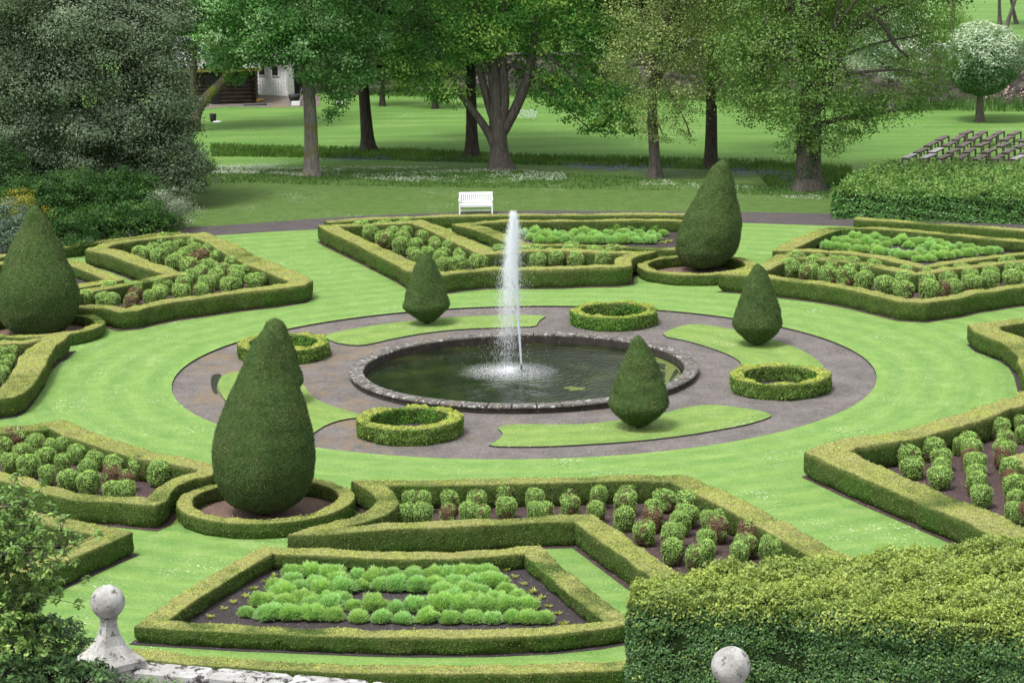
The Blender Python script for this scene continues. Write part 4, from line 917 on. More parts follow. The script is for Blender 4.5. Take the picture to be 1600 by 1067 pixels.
tree('olive_tree', 'tree with a short grey trunk and drooping olive green crown, right of the fountain', 'tree', b,
 [(b, .30), (V(1022,230,Y), .25), (V(1018,180,Y), .24), (V(1022,100,Y), .2), (V(1040,20,Y), .14)],
 VB(Y, [(1000,150,1.2,-.6),(1040,160,1.2,-.8),(1070,120,1.4,-.8),(1000,90,1.6,-.8),(990,50,1.5),(1050,70,1.7,-1),(1100,60,1.6,-.6),(1130,110,1.3),(1160,90,1.2),(1130,40,1.6),(1010,10,1.8,-.5),(1080,10,1.8),(1160,10,1.6),(1080,160,1.0,-.4),(1180,60,1.3,.5),(975,110,1.0),(1010,190,.7,-.9),(1035,210,.5,-1),(1060,200,.45,-1),(1080,215,.28,-1),(1000,205,.45,-.8)])+dome(b[0]+2, b[1]+.5, 9, 15.5, 5.2, 12, 5, (1.6, 2.2)),
 470, .14, [(.17, .26, .07), (.25, .35, .11), (.36, .41, .17)], 405, clus=.3)
b = W(1110, 262); Y = b[1]
tree('tree', 'tree with a tall dark trunk behind the far right big yew', 'tree', b,
 [(b, .33), (V(1111,200,Y), .28), (V(1111,120,Y), .25), (V(1112,40,Y), .2), (V(1114,-60,Y), .12)],
 VB(Y, [(1150,150,1.0),(1170,185,.5),(1180,160,.8),(1140,100,1.2),(1090,90,1.2,.8),(1120,40,1.5,1),(1200,120,1.2,.6),(1070,40,1.4,1)])+dome(b[0], b[1]+1.5, 9, 16, 4.5, 8, 6, (1.5, 2.2)), 330, .16, MIDG, 406, bark=M_barkd, flare=.35)
b = W(1262, 297); Y = b[1]
tree('large_field_tree', 'broad tree with stout ivy covered trunk, left of the rows of dark benches', 'tree', b,
 [(b, .64), (V(1262,260,Y), .56), (V(1264,210,Y), .52), (V(1266,150,Y), .44), (V(1268,90,Y), .36), (V(1262,20,Y), .28), (V(1258,-60,Y), .16)],
 VB(Y, [(1230,200,1.0,-.6),(1290,205,1.1,-.6),(1260,180,1.2,-.9),(1210,165,1.0),(1180,150,1.2),(1150,165,.8),(1320,190,1.0),(1345,205,.6),(1360,175,1.1),(1400,165,1.2),(1430,150,1.1,.3),(1455,120,1.1,.5),(1470,90,.9,.5),(1340,150,1.3,-.3),(1300,140,1.5,-.8),(1240,130,1.5,-1),(1190,100,1.6),(1150,110,1.4),(1160,60,1.6),(1220,70,1.7,-1),(1280,90,1.5,-1.3),(1300,40,1.7,-1),(1420,100,.9,.8),(1240,20,1.9,-1),(1180,20,1.8),(1370,20,1.5,.4),(1430,30,1.4,.6),(1460,50,1.0,.6),(1310,0,1.8),(1450,0,1.4),(1220,232,.4,-.7),(1235,245,.3,-.7),(1300,235,.5,-.8),(1270,225,.5,-.8)])+dome(b[0]+1.5, b[1]+.5, 8.5, 17, 6.8, 18, 7, (1.7, 2.5)),
 430, .16, OLV, 407, flare=.35, auto_limbs=18, clus=.3,
 limbs=[([V(1264,190,Y), V(1290,150,Y-.4), V(1320,60,Y-.6), V(1350,20,Y-.5), V(1385,10,Y-.2)], [.26, .24, .2, .17, .12]),
        ([V(1266,140,Y), V(1240,100,Y-.3), V(1205,60,Y-.5), V(1195,20,Y-.5)], [.24, .2, .16, .1]),
        ([V(1264,200,Y), V(1310,185,Y-.2), V(1370,180,Y-.1), V(1420,165,Y)], [.14, .12, .09, .05]),
        ([V(1350,20,Y-.5), V(1385,35,Y-.3), V(1392,70,Y-.2), V(1420,90,Y)], [.13, .11, .08, .05])])
# ivy on that trunk
mb = MB(); r = np.random.default_rng(5); n = 1500; tpar = r.random(n); ax = np.array([V(1262,292-tt_*95, Y) for tt_ in tpar]); an = r.random(n)*6.28
rad = (.60+.04*nz(np.c_[an, tpar*4, tpar], .5, 3))*(1-.14*tpar); side = (np.cos(an-4.9) > .1) | (tpar > .55)
P = ax+np.c_[np.cos(an)*rad, np.sin(an)*rad, np.zeros(n)]-b; Nn = np.c_[np.cos(an), np.sin(an), np.full(n, .4)]
leaves(mb, P[side], Nn[side], .13, np.array([.035, .09, .02])*(.7+.8*r.random((side.sum(), 1))), rg=r)
mb.build('ivy', M_gloss, [o for o in sc.collection.objects if o.name.startswith('large_field_tree')][0])
# lollipop whitebeam
WB = [(.10, .20, .09), (.22, .33, .20), (.62, .70, .58)]
b = W(1531, 190); Y = b[1]
c0 = V(1537, 91, Y)
def whiteball(mb, c, rx, rz, n, leaf, seed, amt=.5):
    r = np.random.default_rng(seed); d = r.normal(size=(n, 3)); d /= np.linalg.norm(d, axis=1)[:, None]
    k = (1+.03*nz(d, .6, seed)+.035*nz(d, 1.7, seed+1))*(.86+.14*r.random(n)**.4)
    p = np.asarray(c)+d*np.array([rx, rx, rz])*k[:, None]; wv = np.clip(.35+.75*d[:, 2]+.35*nz(p, .9, seed+2)+r.normal(size=n)*.25, 0, 1)*amt*2
    wv = np.clip(wv, 0, 1)[:, None]; g = np.array([.09, .19, .07])*(.6+.8*r.random((n, 1)))
    col = g*(1-wv)+np.array([.48, .58, .44])*wv*(.8+.4*r.random((n, 1)))
    leaves(mb, p, d+np.array([0, 0, .5]), leaf*(.6+.8*r.random(n)), col, 0, jit=.6, aspect=.55, rg=r)
root = empty('whitebeam', b, 'clipped round whitebeam with silvery white leaves on a short trunk behind the benches', 'tree')
mb = MB(); tube(mb, [(0, 0, -.05), V(1531,150,Y)-b, V(1532,100,Y)-b], [.20, .17, .13], 12, (.1, .1, .1), rough=.05, flare=.6); tube(mb, [V(1531,140,Y)-b, V(1515,95,Y)-b], [.09, .05], 7); tube(mb, [V(1531,140,Y)-b, V(1552,95,Y)-b], [.09, .05], 7); mb.build('trunk', M_bark, root)
mb = MB(); whiteball(mb, c0-b, 2.25, 2.02, 11000, .17, 71); whiteball(mb, c0-b, 1.5, 1.3, 3000, .2, 72, .05); mb.build('crown', M_leaf, root)
b = W(1392, 176); Y = b[1]+1.0
tree('whitebeam', 'silvery white leaved tree showing through the right of the broad olive tree', 'tree', b,
 [(b, .22), (V(1392,130,Y), .16), (V(1390,80,Y), .12)], VB(Y, [(1400,60,1.5),(1380,90,1.4),(1430,80,1.3),(1440,50,1.2),(1370,50,1.4),(1410,110,1.1),(1350,80,1.2),(1400,30,1.4)]), 420, .19, [(.14, .25, .12), (.40, .50, .36), (.55, .62, .52)], 408, auto_limbs=5)
# leaning trunk at left
b = W(303, 205); Y = b[1]
tree('leaning_tree', 'tree with a mossy leaning trunk beside the log cabin', 'tree', b,
 [(b, .34), (V(306,175,Y), .3), (V(325,150,Y), .27), (V(352,125,Y), .25), (V(372,100,Y), .22), (V(395,60,Y), .18), (V(400,0,Y), .14)],
 VB(Y, [(320,60,1.6,1),(290,30,1.8,1),(350,20,1.8),(400,50,1.4,.6),(280,80,1.3,1.5),(300,5,1.9),(420,20,1.6),(330,95,.8,1),(380,90,.8,.5),(330,40,1.4,2.5),(350,70,1.2,2.5)])+dome(b[0]+1, b[1]+1, 9, 15, 4, 8, 8, (1.6, 2.2)), 360, .2, [(.028, .08, .02), (.045, .11, .027)], 409, bark=M_barkm, flare=.3,
 limbs=[([V(306,178,Y), V(300,140,Y+.2), V(305,80,Y+.3), V(300,10,Y)], [.22, .2, .17, .12])])
# small trunks deeper in
for (px, py, lab, sd_) in ((598,166,'slim trunk in the far lawn, right of the dark leaning trunk',1), (680,170,'short slim trunk in the far lawn below low bright leaves',2)):
    b = W(px, py); Y = b[1]
    tree('small_tree', lab, 'tree', b, [(b, .16), (V(px-1,py-50,Y), .13), (V(px,py-110,Y), .09)], VB(Y, [(px-20,py-80,1.3),(px+25,py-70,1.3),(px,py-110,1.6),(px+5,py-55,.8),(px-35,py-110,1.5),(px+35,py-110,1.4)]), 260, .2, [(.06, .13, .03), (.10, .19, .04)], 420+sd_, bark=M_barkd, auto_limbs=3)
# bare slender stems in the field
for (px, py, tx, ty, w_, lab) in ((1487,66,1490,-10,.16,'slender bare trunk in the field beyond the wall, left of the round whitebeam'),(1562,40,1561,-10,.13,'slender bare trunk in the field, right behind the round whitebeam'),(1571,46,1592,-16,.14,'slanting bare trunk in the field at the far right'),(1588,38,1577,-12,.12,'bare trunk crossing the slanting one in the field at the far right')):
    b = W(px, py); Y = b[1]; p1 = V(tx, ty, Y)
    tree('slender_tree', lab, 'tree', b, [(b, w_*1.3), ((b+p1)/2, w_), (p1, w_*.85), (p1+np.array([.4, 0, 3]), .07)], [(tuple(p1+np.array([dx, 0, dz])), 1.6) for dx, dz in ((-1, 3.2), (1.2, 3.6), (0, 5.))], 200, .25, MIDG, int(px), auto_limbs=3)
for i, (px, py) in enumerate([(1478,40),(1466,60),(1500,30)]):
    b = W(px, py+25); Y = b[1]; root = empty('field_bush', b, ['olive bush beyond the wall, just right of the broad tree', 'olive bush beyond the wall, lower behind the broad tree', 'small thin bush in the field beyond the wall'][i], 'bush')
    mb = MB(); crown(mb, [((0, 0, 1.2), 1.5 if i < 2 else .8)], 260, .2, OLV, 440+i); mb.build('foliage', M_leaf, root)
# woodland beyond the wall
wl = [(230,95,1),(330,92,2),(430,98,0),(520,92,1),(610,96,2),(700,90,0),(790,97,1),(870,88,2),(950,92,0),(1030,90,1),(1110,86,2),(1190,90,0),(1270,88,1),(1350,86,2),(1425,84,0)]
wn = ['beyond the log cabin at far left', 'behind the leaning tree', 'behind the white shed', 'behind the pale trunk', 'between the two sycamores', 'behind the slim trunks', 'behind the many stemmed tree', 'in the gap right of the many stemmed tree', 'behind the drooping dark leaves', 'behind the short grey trunk', 'behind the tall dark trunk', 'left behind the broad olive tree', 'straight behind the broad olive tree', 'right behind the broad olive tree', 'last before the open field']
for i, (px, Yw, k) in enumerate(wl):
    b = np.array([V(px, 100, Yw)[0], Yw, 0.0]); r = np.random.default_rng(500+i); H = r.uniform(13, 17)
    bl = dome(b[0], b[1], .8 if px < 1250 else 2.0, H, 4.2, 30, 600+i, (1.4, 2.3))
    c_ = [[(.02, .055, .013), (.04, .09, .02)], [(.03, .075, .018), (.05, .11, .03)], [(.045, .10, .022), (.075, .14, .03)]][k]
    tree('woodland_tree', 'dark woodland tree beyond the garden wall, '+wn[i], 'tree', b, [(b, .3), (b+[0, 0, 4], .25), (b+[.3, 0, 10], .12)], bl, 150, .27, c_, 700+i, bark=M_barkd, auto_limbs=5, group='woodland trees beyond the wall')

# big evergreen at left
b = W(150, 322); Y = b[1]
HO = [(.118, .172, .095), (.16, .222, .13), (.205, .27, .17)]
tree('holm_oak', 'huge grey green evergreen tree filling the upper left, dark trunk below', 'tree', b,
 [(b, .42), (V(148,270,Y), .38), (V(130,215,Y), .34), (V(115,150,Y), .28), (V(105,60,Y), .22), (V(100,-40,Y), .15)],
 VB(Y, [(20,60,1.8,-1),(90,40,1.9,-1.4),(160,30,1.9,-1.2),(220,50,1.7,-1),(250,100,1.4,-.6),(255,30,1.3),(270,160,1.2,-.4),(230,150,1.5,-1.2),(170,100,1.8,-1.6),(100,110,1.8,-1.7),(30,130,1.7,-1.5),(-30,100,1.8),(-40,180,1.7),(20,190,1.4,-1.6),(70,180,1.2,-1.4),(40,240,1.2,-1.4),(-20,250,1.4,-1),(200,200,1.3,-1.4),(250,220,1.2,-1),(285,210,.9,-.4),(290,250,1.0,-.6),(310,260,.6,-.6),(250,270,1.0,-1),(210,250,1.1,-1.2),(180,170,1.0,-1.4),(70,265,1.0,-1.6),(180,270,.7,-1.2),(140,200,1.2,-1.9),(130,250,1.0,-1.9),(160,290,.8,-1.6),(110,290,.9,-1.5),(60,300,1.0,-1.2),(0,310,1.2,-.8),(300,285,.6,-.8),(265,195,1.0,.4),(60,0,1.9),(140,-10,1.9),(210,-5,1.8),(0,0,1.8)])+dome(b[0]-1.2, b[1], 7.5, 14, 5.2, 16, 9, (1.7, 2.4)),
 1900, .135, HO, 410, bark=M_barkd, auto_limbs=8, clus=.30, cden=24, fine=.85, jit=.45,
 limbs=[([V(150,290,Y), V(170,250,Y-.3), V(180,200,Y-.5), V(200,150,Y-.6)], [.24, .2, .15, .1]), ([V(150,300,Y), V(158,260,Y+.3), V(150,200,Y), V(160,120,Y)], [.2, .18, .14, .1])])
def shrub(name, label, px, py, w_, h_, leaf, cols, seed, n=5, npm=700, grp=None, lm=None, dz=0, twig=True, cat='shrub', zf=.8):
    b = W(px, py); root = empty(name, b, label, cat, grp); r = np.random.default_rng(seed); bl = []
    for i in range(n):
        a_ = r.random()*6.28; q = math.sqrt(r.random())*.6; rad = min(w_, h_)*.5*r.uniform(.55, .85)
        bl.append(((math.cos(a_)*q*w_*.6, math.sin(a_)*q*w_*.45+.2, max(rad*.7, h_*r.uniform(.3, .72))), rad))
    bl += [((0, 0, h_*.55), min(w_, h_)*.45), ((-w_*.3, -.1, h_*.35), h_*.38), ((w_*.3, -.1, h_*.35), h_*.38)]
    mb = MB(); crown(mb, bl, npm, leaf, cols, seed, flat=zf, cden=26, clus=.17); mb.build('foliage', lm or M_leaf, root)
    mb = MB()
    for c, rad in bl[:5]: tube(mb, limb_curve((0, 0, 0), c, .05, r), [.05, .04, .03, .02, .01], 6)
    mb.build('stems', M_barkd, root); return root
DS = [(.026, .08, .016), (.045, .12, .024), (.07, .155, .034)]
for i, (px, py, w_, h_, lab) in enumerate([(95,398,2.6,2.0,'dark green leafy shrub behind the left yew tip'),(150,386,2.6,2.1,'dark green leafy shrub below the evergreen trunk'),(205,378,2.6,2.0,'dark green leafy shrub in the middle of the border by the path'),(245,370,2.0,1.5,'dark green low shrub left of the grey leaved shrub'),(120,350,3.2,2.6,'dark green shrub higher up behind the front shrubs'),(190,345,3.,2.4,'dark green shrub in deep shade under the evergreen'),(40,360,3.,2.6,'dark green shrub behind the yellow flowers')]):
    shrub('shrub', lab, px, py, w_, h_, .13, DS, 800+i, 6, grp='dark shrubs below the evergreen')
for i, (px, py, w_, h_, lab) in enumerate([(20,330,4.2,3.6,'dark undergrowth bush under the left side of the evergreen'),(85,318,4.2,3.2,'dark undergrowth bush beside the evergreen trunk on its left'),(215,318,4.0,3.2,'dark undergrowth bush beside the evergreen trunk on its right'),(-40,350,4.2,4.,'dark undergrowth bush cut by the left edge'),(60,272,5.,4.2,'tall dark bush behind the evergreen on its left'),(160,262,5.,4.2,'tall dark bush behind the evergreen trunk'),(235,275,4.2,3.2,'dark bush behind the evergreen on its right')]):
    shrub('undergrowth_bush', lab, px, py, w_, h_, .14, [(.03, .075, .02), (.055, .115, .035)], 850+i, 8, grp='undergrowth below the evergreen', npm=420)
shrub('grey_shrub', 'pale grey leaved rounded shrub at the corner of the path', 268, 360, 1.9, 2.2, .09, [(.14, .19, .12), (.22, .27, .19), (.32, .37, .29)], 820, 6)
shrub('grey_shrub', 'grey flowering spray leaning out over the lawn from the evergreen', 300, 300, 1.7, 2.2, .08, [(.13, .17, .11), (.25, .29, .24), (.5, .53, .48)], 821, 5)
shrub('blue_grey_shrub', 'blue grey shrub at the left edge beside the big yew', 8, 400, 2.4, 2.4, .11, [(.09, .15, .11), (.14, .21, .15)], 822, 6)
shrub('yellow_flowering_shrub', 'shrub with yellow flowers behind the blue grey one at the left edge', 30, 372, 1.8, 2.4, .10, [(.06, .14, .03), (.30, .29, .04), (.5, .40, .04)], 823, 5)
shrub('purple_shrub', 'small dull purple shrub at the path corner right of the grey one', 280, 357, .7, .7, .07, [(.07, .06, .06), (.11, .10, .08)], 824, 3)

# ------------------------------------------------------------------ laurel hedges
def block_hedge(name, label, corners, h, leaf, dens, top_cols, side_cols, seed, grp=None, amp=.08, tufts=.12, topjit=.6, shoot=.12, corecol=(.02, .035, .012), asp=.5, patch_cut=0):
    P2 = np.array(corners); n = len(P2); mb = MB(); r = np.random.default_rng(seed)
    A_ = .5*np.sum(P2[:, 0]*np.roll(P2[:, 1], -1)-np.roll(P2[:, 0], -1)*P2[:, 1])
    if A_ < 0: P2 = P2[::-1]
    inner = np.array(offset_poly(P2, -.12))
    Pc = np.concatenate([np.c_[inner, np.zeros(n)], np.c_[inner, np.full(n, h-.1)]]); F = [[j, (j+1) % n, n+(j+1) % n, n+j] for j in range(n)]
    mb.add(Pc, F, corecol, 0)
    # top core as grid fan
    cen = inner.mean(0); Pt = np.concatenate([np.c_[inner, np.full(n, h-.1)], [[cen[0], cen[1], h-.1]]]); mb.add(Pt, [[j, (j+1) % n, n, n] for j in range(n)], corecol, 0)
    # side leaves
    for j in range(n):
        a, b_ = P2[j], P2[(j+1) % n]; L = np.linalg.norm(b_-a); m_ = int(L*h*dens); t = r.random(m_); z = r.random(m_)*h
        d = (b_-a)/L; nn = np.array([d[1], -d[0]]); p = a+np.outer(t*L, d); p3 = np.c_[p, z]
        off = amp*nz(p3, .6, seed)+amp*.6*nz(p3, 1.8, seed+1)-r.random(m_)*.08; p3[:, :2] += nn*off[:, None]
        k = r.random((m_, 1)); c = np.array(side_cols[0])*(1-k)+np.array(side_cols[1])*k
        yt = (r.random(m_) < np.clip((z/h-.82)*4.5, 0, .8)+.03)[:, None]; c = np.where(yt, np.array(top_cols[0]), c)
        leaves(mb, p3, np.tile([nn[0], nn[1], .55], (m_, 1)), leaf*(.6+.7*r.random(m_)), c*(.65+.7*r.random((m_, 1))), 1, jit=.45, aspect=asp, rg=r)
    # top leaves: uneven shoots
    mn, mx = P2.min(0), P2.max(0); ar = np.prod(mx-mn); m_ = int(ar*dens*1.5); q = mn+r.random((m_, 2))*(mx-mn)
    ins = np.zeros(m_, bool)
    for j in range(n):
        a, b_ = P2[j], P2[(j+1) % n]; cnd = ((a[1] > q[:, 1]) != (b_[1] > q[:, 1])) & (q[:, 0] < (b_[0]-a[0])*(q[:, 1]-a[1])/(b_[1]-a[1]+1e-12)+a[0]); ins ^= cnd
    q = q[ins]; m_ = len(q); p3 = np.c_[q, np.full(m_, h)]
    p3[:, 2] += .05*nz(p3, .35, seed+3)+tufts*.5*nz(p3, 1.3, seed+4)+tufts*.4*nz(p3, 3.5, seed+5)+(r.random(m_)-.45)*shoot
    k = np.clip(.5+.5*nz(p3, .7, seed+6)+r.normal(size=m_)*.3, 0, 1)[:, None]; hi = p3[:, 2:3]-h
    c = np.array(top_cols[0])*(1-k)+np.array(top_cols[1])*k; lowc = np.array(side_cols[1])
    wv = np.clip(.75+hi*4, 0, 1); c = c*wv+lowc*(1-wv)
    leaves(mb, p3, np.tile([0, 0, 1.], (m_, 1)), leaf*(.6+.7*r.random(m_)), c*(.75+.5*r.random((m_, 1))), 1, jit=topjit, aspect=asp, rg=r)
    o = mb.build(name, [M_core, M_gloss]); c0 = P2.mean(0); shift_to(o, (c0[0], c0[1], 0)); tag(o, label, 'hedge', grp); return o
hz_ = 2.8
fc = [W(*q, hz_)[:2] for q in ((977,936),(1170,945),(1600,979),(1750,990),(1750,812),(1600,838),(1398,866),(1230,874),(1100,889),(1003,908))]
block_hedge('laurel_hedge', 'tall laurel hedge with yellow green top at the lower right, behind the stone ball', fc, hz_, .074, 1750, [(.32, .40, .085), (.24, .32, .075)], [(.055, .125, .035), (.10, .205, .06)], 901, amp=.06, tufts=.16, shoot=.22)
hz_ = 1.15
bc_ = [W(*q, hz_)[:2] for q in ((1299,300),(1340,302),(1400,304),(1500,306),(1600,309),(1760,318),(1760,262),(1600,260),(1514,261),(1427,259),(1395,261),(1365,268),(1341,275),(1318,288))]
block_hedge('laurel_hedge', 'wide spreading bright green hedge between the path and the dark benches', bc_, hz_, .14, 420, [(.13, .26, .055), (.20, .33, .085)], [(.05, .14, .025), (.09, .22, .045)], 902, amp=.05, tufts=.35, shoot=.25)

# ------------------------------------------------------------------ long grass, daisies, bluebells under the trees (ground cover)
def band(name, label, cat, poly_px, n, mk_, seed, m_=None):
    r = np.random.default_rng(seed); L = np.array([W(*q)[:2] for q in poly_px]); mn, mx = L.min(0), L.max(0); q = mn+r.random((n, 2))*(mx-mn); ins = np.zeros(n, bool)
    for j in range(len(L)):
        a, b_ = L[j], L[(j+1) % len(L)]; ins ^= ((a[1] > q[:, 1]) != (b_[1] > q[:, 1])) & (q[:, 0] < (b_[0]-a[0])*(q[:, 1]-a[1])/(b_[1]-a[1]+1e-12)+a[0])
    q = q[ins]; mb = MB(); mk_(mb, q, r); c0 = L.mean(0); o = mb.build(name, m_ or M_leaf); shift_to(o, (c0[0], c0[1], 0)); tag(o, label, cat, None, 'stuff'); return o
def tall(h, c1, c2, pr=1.0):
    def f(mb, q, r):
        keep = (nz(np.c_[q, q[:, 0]*0], .25, 77)+r.normal(size=len(q))*.5) > -.9*pr; q = q[keep]; n = len(q)
        k = np.clip(.5+.6*nz(np.c_[q, q[:, 0]*0], .4, 78), 0, 1)[:, None]
        blades(mb, np.c_[q, np.zeros(n)], np.c_[r.normal(size=(n, 2))*.35, np.ones(n)], h*(.5+.8*r.random(n)), .05, (np.array(c1)*(1-k)+np.array(c2)*k)*(.7+.6*r.random((n, 1))), rg=r)
    return f
band('long_grass', 'strip of long dark grass along the bank behind the trees at left', 'grass', [(330,228),(480,232),(640,236),(800,243),(800,256),(640,252),(480,247),(330,245)], 26000, tall(.22, (.07, .15, .025), (.11, .21, .04)), 1001)
band('long_grass', 'strip of long dark grass along the bank behind the trees at right', 'grass', [(800,244),(1000,248),(1180,252),(1330,262),(1330,296),(1200,292),(1180,268),(1000,262),(800,258)], 26000, tall(.22, (.06, .14, .024), (.10, .19, .035)), 1002)
band('long_grass', 'rough grass on the slope below the tree trunks', 'grass', [(320,262),(560,268),(800,268),(1000,278),(1295,300),(1295,312),(1100,300),(900,296),(600,292),(320,286)], 40000, tall(.13, (.08, .17, .035), (.11, .21, .05)), 1003)
def fl(h, c, size, den, sd_, clump=.35, th=0.1):
    def f(mb, q, r):
        keep = (nz(np.c_[q[:, 0]*.6, q[:, 1]*1.5, q[:, 0]*0], clump, sd_)+.5*nz(np.c_[q, q[:, 0]*0], 1.1, sd_+1)+r.normal(size=len(q))*.35) > th; q = q[keep]; n = len(q)
        leaves(mb, np.c_[q, h*(.6+.6*r.random(n))], np.tile([0, -.5, .9], (n, 1)), size*(.6+.8*r.random(n)), np.array(c)*(.8+.35*r.random((n, 1))), jit=.5, aspect=.9, rg=r)
    return f
band('daisies', 'drift of white daisies on the slope left of the pale trunk', 'flowers', [(325,262),(480,258),(475,278),(330,274)], 6500, fl(.12, (.52, .57, .50), .042, 1, 31, th=-.1), 1011)
band('daisies', 'drift of white daisies between the pale trunk and the bench', 'flowers', [(495,262),(700,264),(880,272),(890,287),(780,289),(640,287),(500,278)], 12000, fl(.12, (.50, .56, .48), .040, 1, 33, th=.15), 1012)
band('daisies', 'thin scatter of daisies at the foot of the rough slope on the right', 'flowers', [(1000,280),(1290,303),(1290,315),(1000,298)], 9000, fl(.10, (.5, .54, .46), .038, 1, 35, th=.8), 1013)
band('bluebells', 'bluebells along the bank in the shade at left of the many stemmed tree', 'flowers', [(495,251),(700,252),(830,262),(820,268),(600,259),(495,258)], 8000, fl(.25, (.12, .13, .24), .05, 1, 37, th=.3), 1014)
band('bluebells', 'bluebells round the foot of the broad olive tree and the grey trunk', 'flowers', [(770,262),(1000,264),(1200,270),(1300,285),(1300,303),(1200,298),(1130,285),(1000,275),(860,270)], 20000, fl(.25, (.12, .13, .24), .05, 1, 39, th=.75), 1015)
band('border_plants', 'low green border plants at the foot of the garden wall', 'plants', [(560,140),(900,146),(1100,152),(1480,165),(1610,166),(1610,176),(1480,174),(1340,176),(1100,160),(860,156),(560,150)], 26000, tall(.75, (.06, .14, .03), (.11, .21, .06)), 1016)
band('border_flowers', 'pink and white flowers among the border plants before the wall', 'flowers', [(1540,158),(1600,155),(1600,168),(1540,168)], 1200, fl(.9, (.6, .42, .46), .12, 1, 41, th=.3), 1017)
band('border_flowers', 'pale clump of small white flowers on the far lawn right of the fork', 'flowers', [(795,178),(840,180),(838,192),(800,190)], 1100, fl(.3, (.4, .5, .4), .06, 1, 43, th=-.2), 1018)

# ------------------------------------------------------------------ garden wall
def wall_run(p0, p1, h, cmat, th=.5):
    root = empty('garden_wall', (p0[0], p0[1], 0), 'long rubble stone wall with a pale coping along the back of the garden', 'wall')
    L = math.hypot(p1[0]-p0[0], p1[1]-p0[1]); an = math.atan2(p1[1]-p0[1], p1[0]-p0[0]); root.rotation_euler = (0, 0, an)
    mb = MB(); box(mb, (L/2, 0, h/2-.1), (L, th, h+.2)); mb.build('wall', M_wall, root, False)
    mb = MB()
    x = 0
    while x < L: box(mb, (x+.6, 0, h+.075), (1.17, th+.12, .14), bev=.03); x += 1.2
    mb.build('coping', cmat, root, False)
a0 = W(240, 148); a1 = W(1700, 172)
a0[1] = 83; 
wall_run((W(200,140)[0], 84.0), (W(1060,150)[0], 78.5), 2.4, M_wall)
r2_ = [o for o in sc.collection.objects if o.name.startswith('garden_wall')][0]; r2_['label'] = 'rubble stone garden wall glimpsed between the trunks, left and middle'
wall_run((W(1060,150)[0], 78.2), (W(1800,176)[0], 68.0), 3.3, M_parapet)
r2_ = [o for o in sc.collection.objects if o.name.startswith('garden_wall')][1]; r2_['label'] = 'rubble stone garden wall with white coping behind the round whitebeam'

# ------------------------------------------------------------------ cabin, shed and bits on the paving
poly('patio', [W(*q)[:2] for q in ((318,172),(352,167),(420,168.5),(465,168),(500,166),(500,150),(420,150),(330,150))], .008, M_gravel)
cb = W(345, 166); cabin = empty('log_cabin', (cb[0], cb[1]+1.2, 0), 'brown log cabin with a grey slate roof behind the leaning trunk', 'cabin', rz=.06)
mb = MB()
for k in range(9):
    zz_ = .15+k*.25
    tube(mb, [(-2.6, 0, zz_), (2.0, 0, zz_)], .135, 8, step=3); tube(mb, [(-2.6, 3.4, zz_), (2.0, 3.4, zz_)], .135, 8, step=3)
    tube(mb, [(-2.5, -.2, zz_+.05), (-2.5, 3.6, zz_+.05)], .13, 8, step=3); tube(mb, [(1.9, -.2, zz_+.05), (1.9, 3.6, zz_+.05)], .13, 8, step=3)
mb.build('log_wall', M_log, cabin)
mb = MB(); mb.add([(-3, -.8, 2.1), (2.4, -.8, 2.1), (2.4, 1.7, 3.9), (-3, 1.7, 3.9), (-3, -.8, 2.2), (2.4, -.8, 2.2), (2.4, 1.7, 4.0), (-3, 1.7, 4.0)], [[0, 1, 2, 3], [4, 5, 6, 7], [0, 1, 5, 4], [2, 3, 7, 6], [1, 2, 6, 5], [3, 0, 4, 7]], (.3, .3, .3))
mb.add([(-3, 4.2, 2.1), (2.4, 4.2, 2.1), (2.4, 1.7, 3.9), (-3, 1.7, 3.9), (-3, 4.2, 2.2), (2.4, 4.2, 2.2), (2.4, 1.7, 4.02), (-3, 1.7, 4.02)], [[0, 1, 2, 3], [4, 5, 6, 7], [0, 1, 5, 4], [2, 3, 7, 6], [1, 2, 6, 5], [3, 0, 4, 7]], (.3, .3, .3))
mb.build('roof', M_slate, cabin, False)
mb = MB(); box(mb, (-.3, -.86, 2.13), (5.5, .1, .22), bev=.02); mb.build('eaves_board', M_mossroof, cabin, False)
mb = MB(); box(mb, (-.6, -.17, .95), (.9, .06, 1.8), bev=.01); mb.build('door', M_black, cabin, False)
mb = MB(); box(mb, (1.1, -.18, 1.35), (.8, .06, .7), bev=.01); mb.build('window', M_black, cabin, False)
sb = W(434, 151); shed = empty('white_shed', (sb[0], sb[1]+1.6, 0), 'small white boarded shed with windows behind the pale trunk', 'shed', rz=-.5)
mb = MB()
for i in range(12): box(mb, (-1.1+i*.2, -1.0, 1.15), (.18, .05, 2.3), bev=.01); box(mb, (-1.1+i*.2, 1.0, 1.15), (.18, .05, 2.3), bev=.01)
for i in range(10): box(mb, (-1.22, -.9+i*.2, 1.15), (.05, .18, 2.3), bev=.01); box(mb, (1.22, -.9+i*.2, 1.15), (.05, .18, 2.3), bev=.01)
mb.build('board_wall', M_whiteold, shed, False)
for x_ in (-.6, .4):
    mb = MB(); box(mb, (x_, -1.05, 1.55), (.55, .06, .7), bev=.01); wd_ = mb.build('window', M_whiteold, shed, False)
    mb = MB(); box(mb, (x_, -1.085, 1.55), (.42, .02, .56)); mb.build('pane', M_black, wd_, False)
mb = MB(); box(mb, (1.27, .1, .95), (.06, .7, 1.8), bev=.01); mb.build('door', M_black, shed, False)
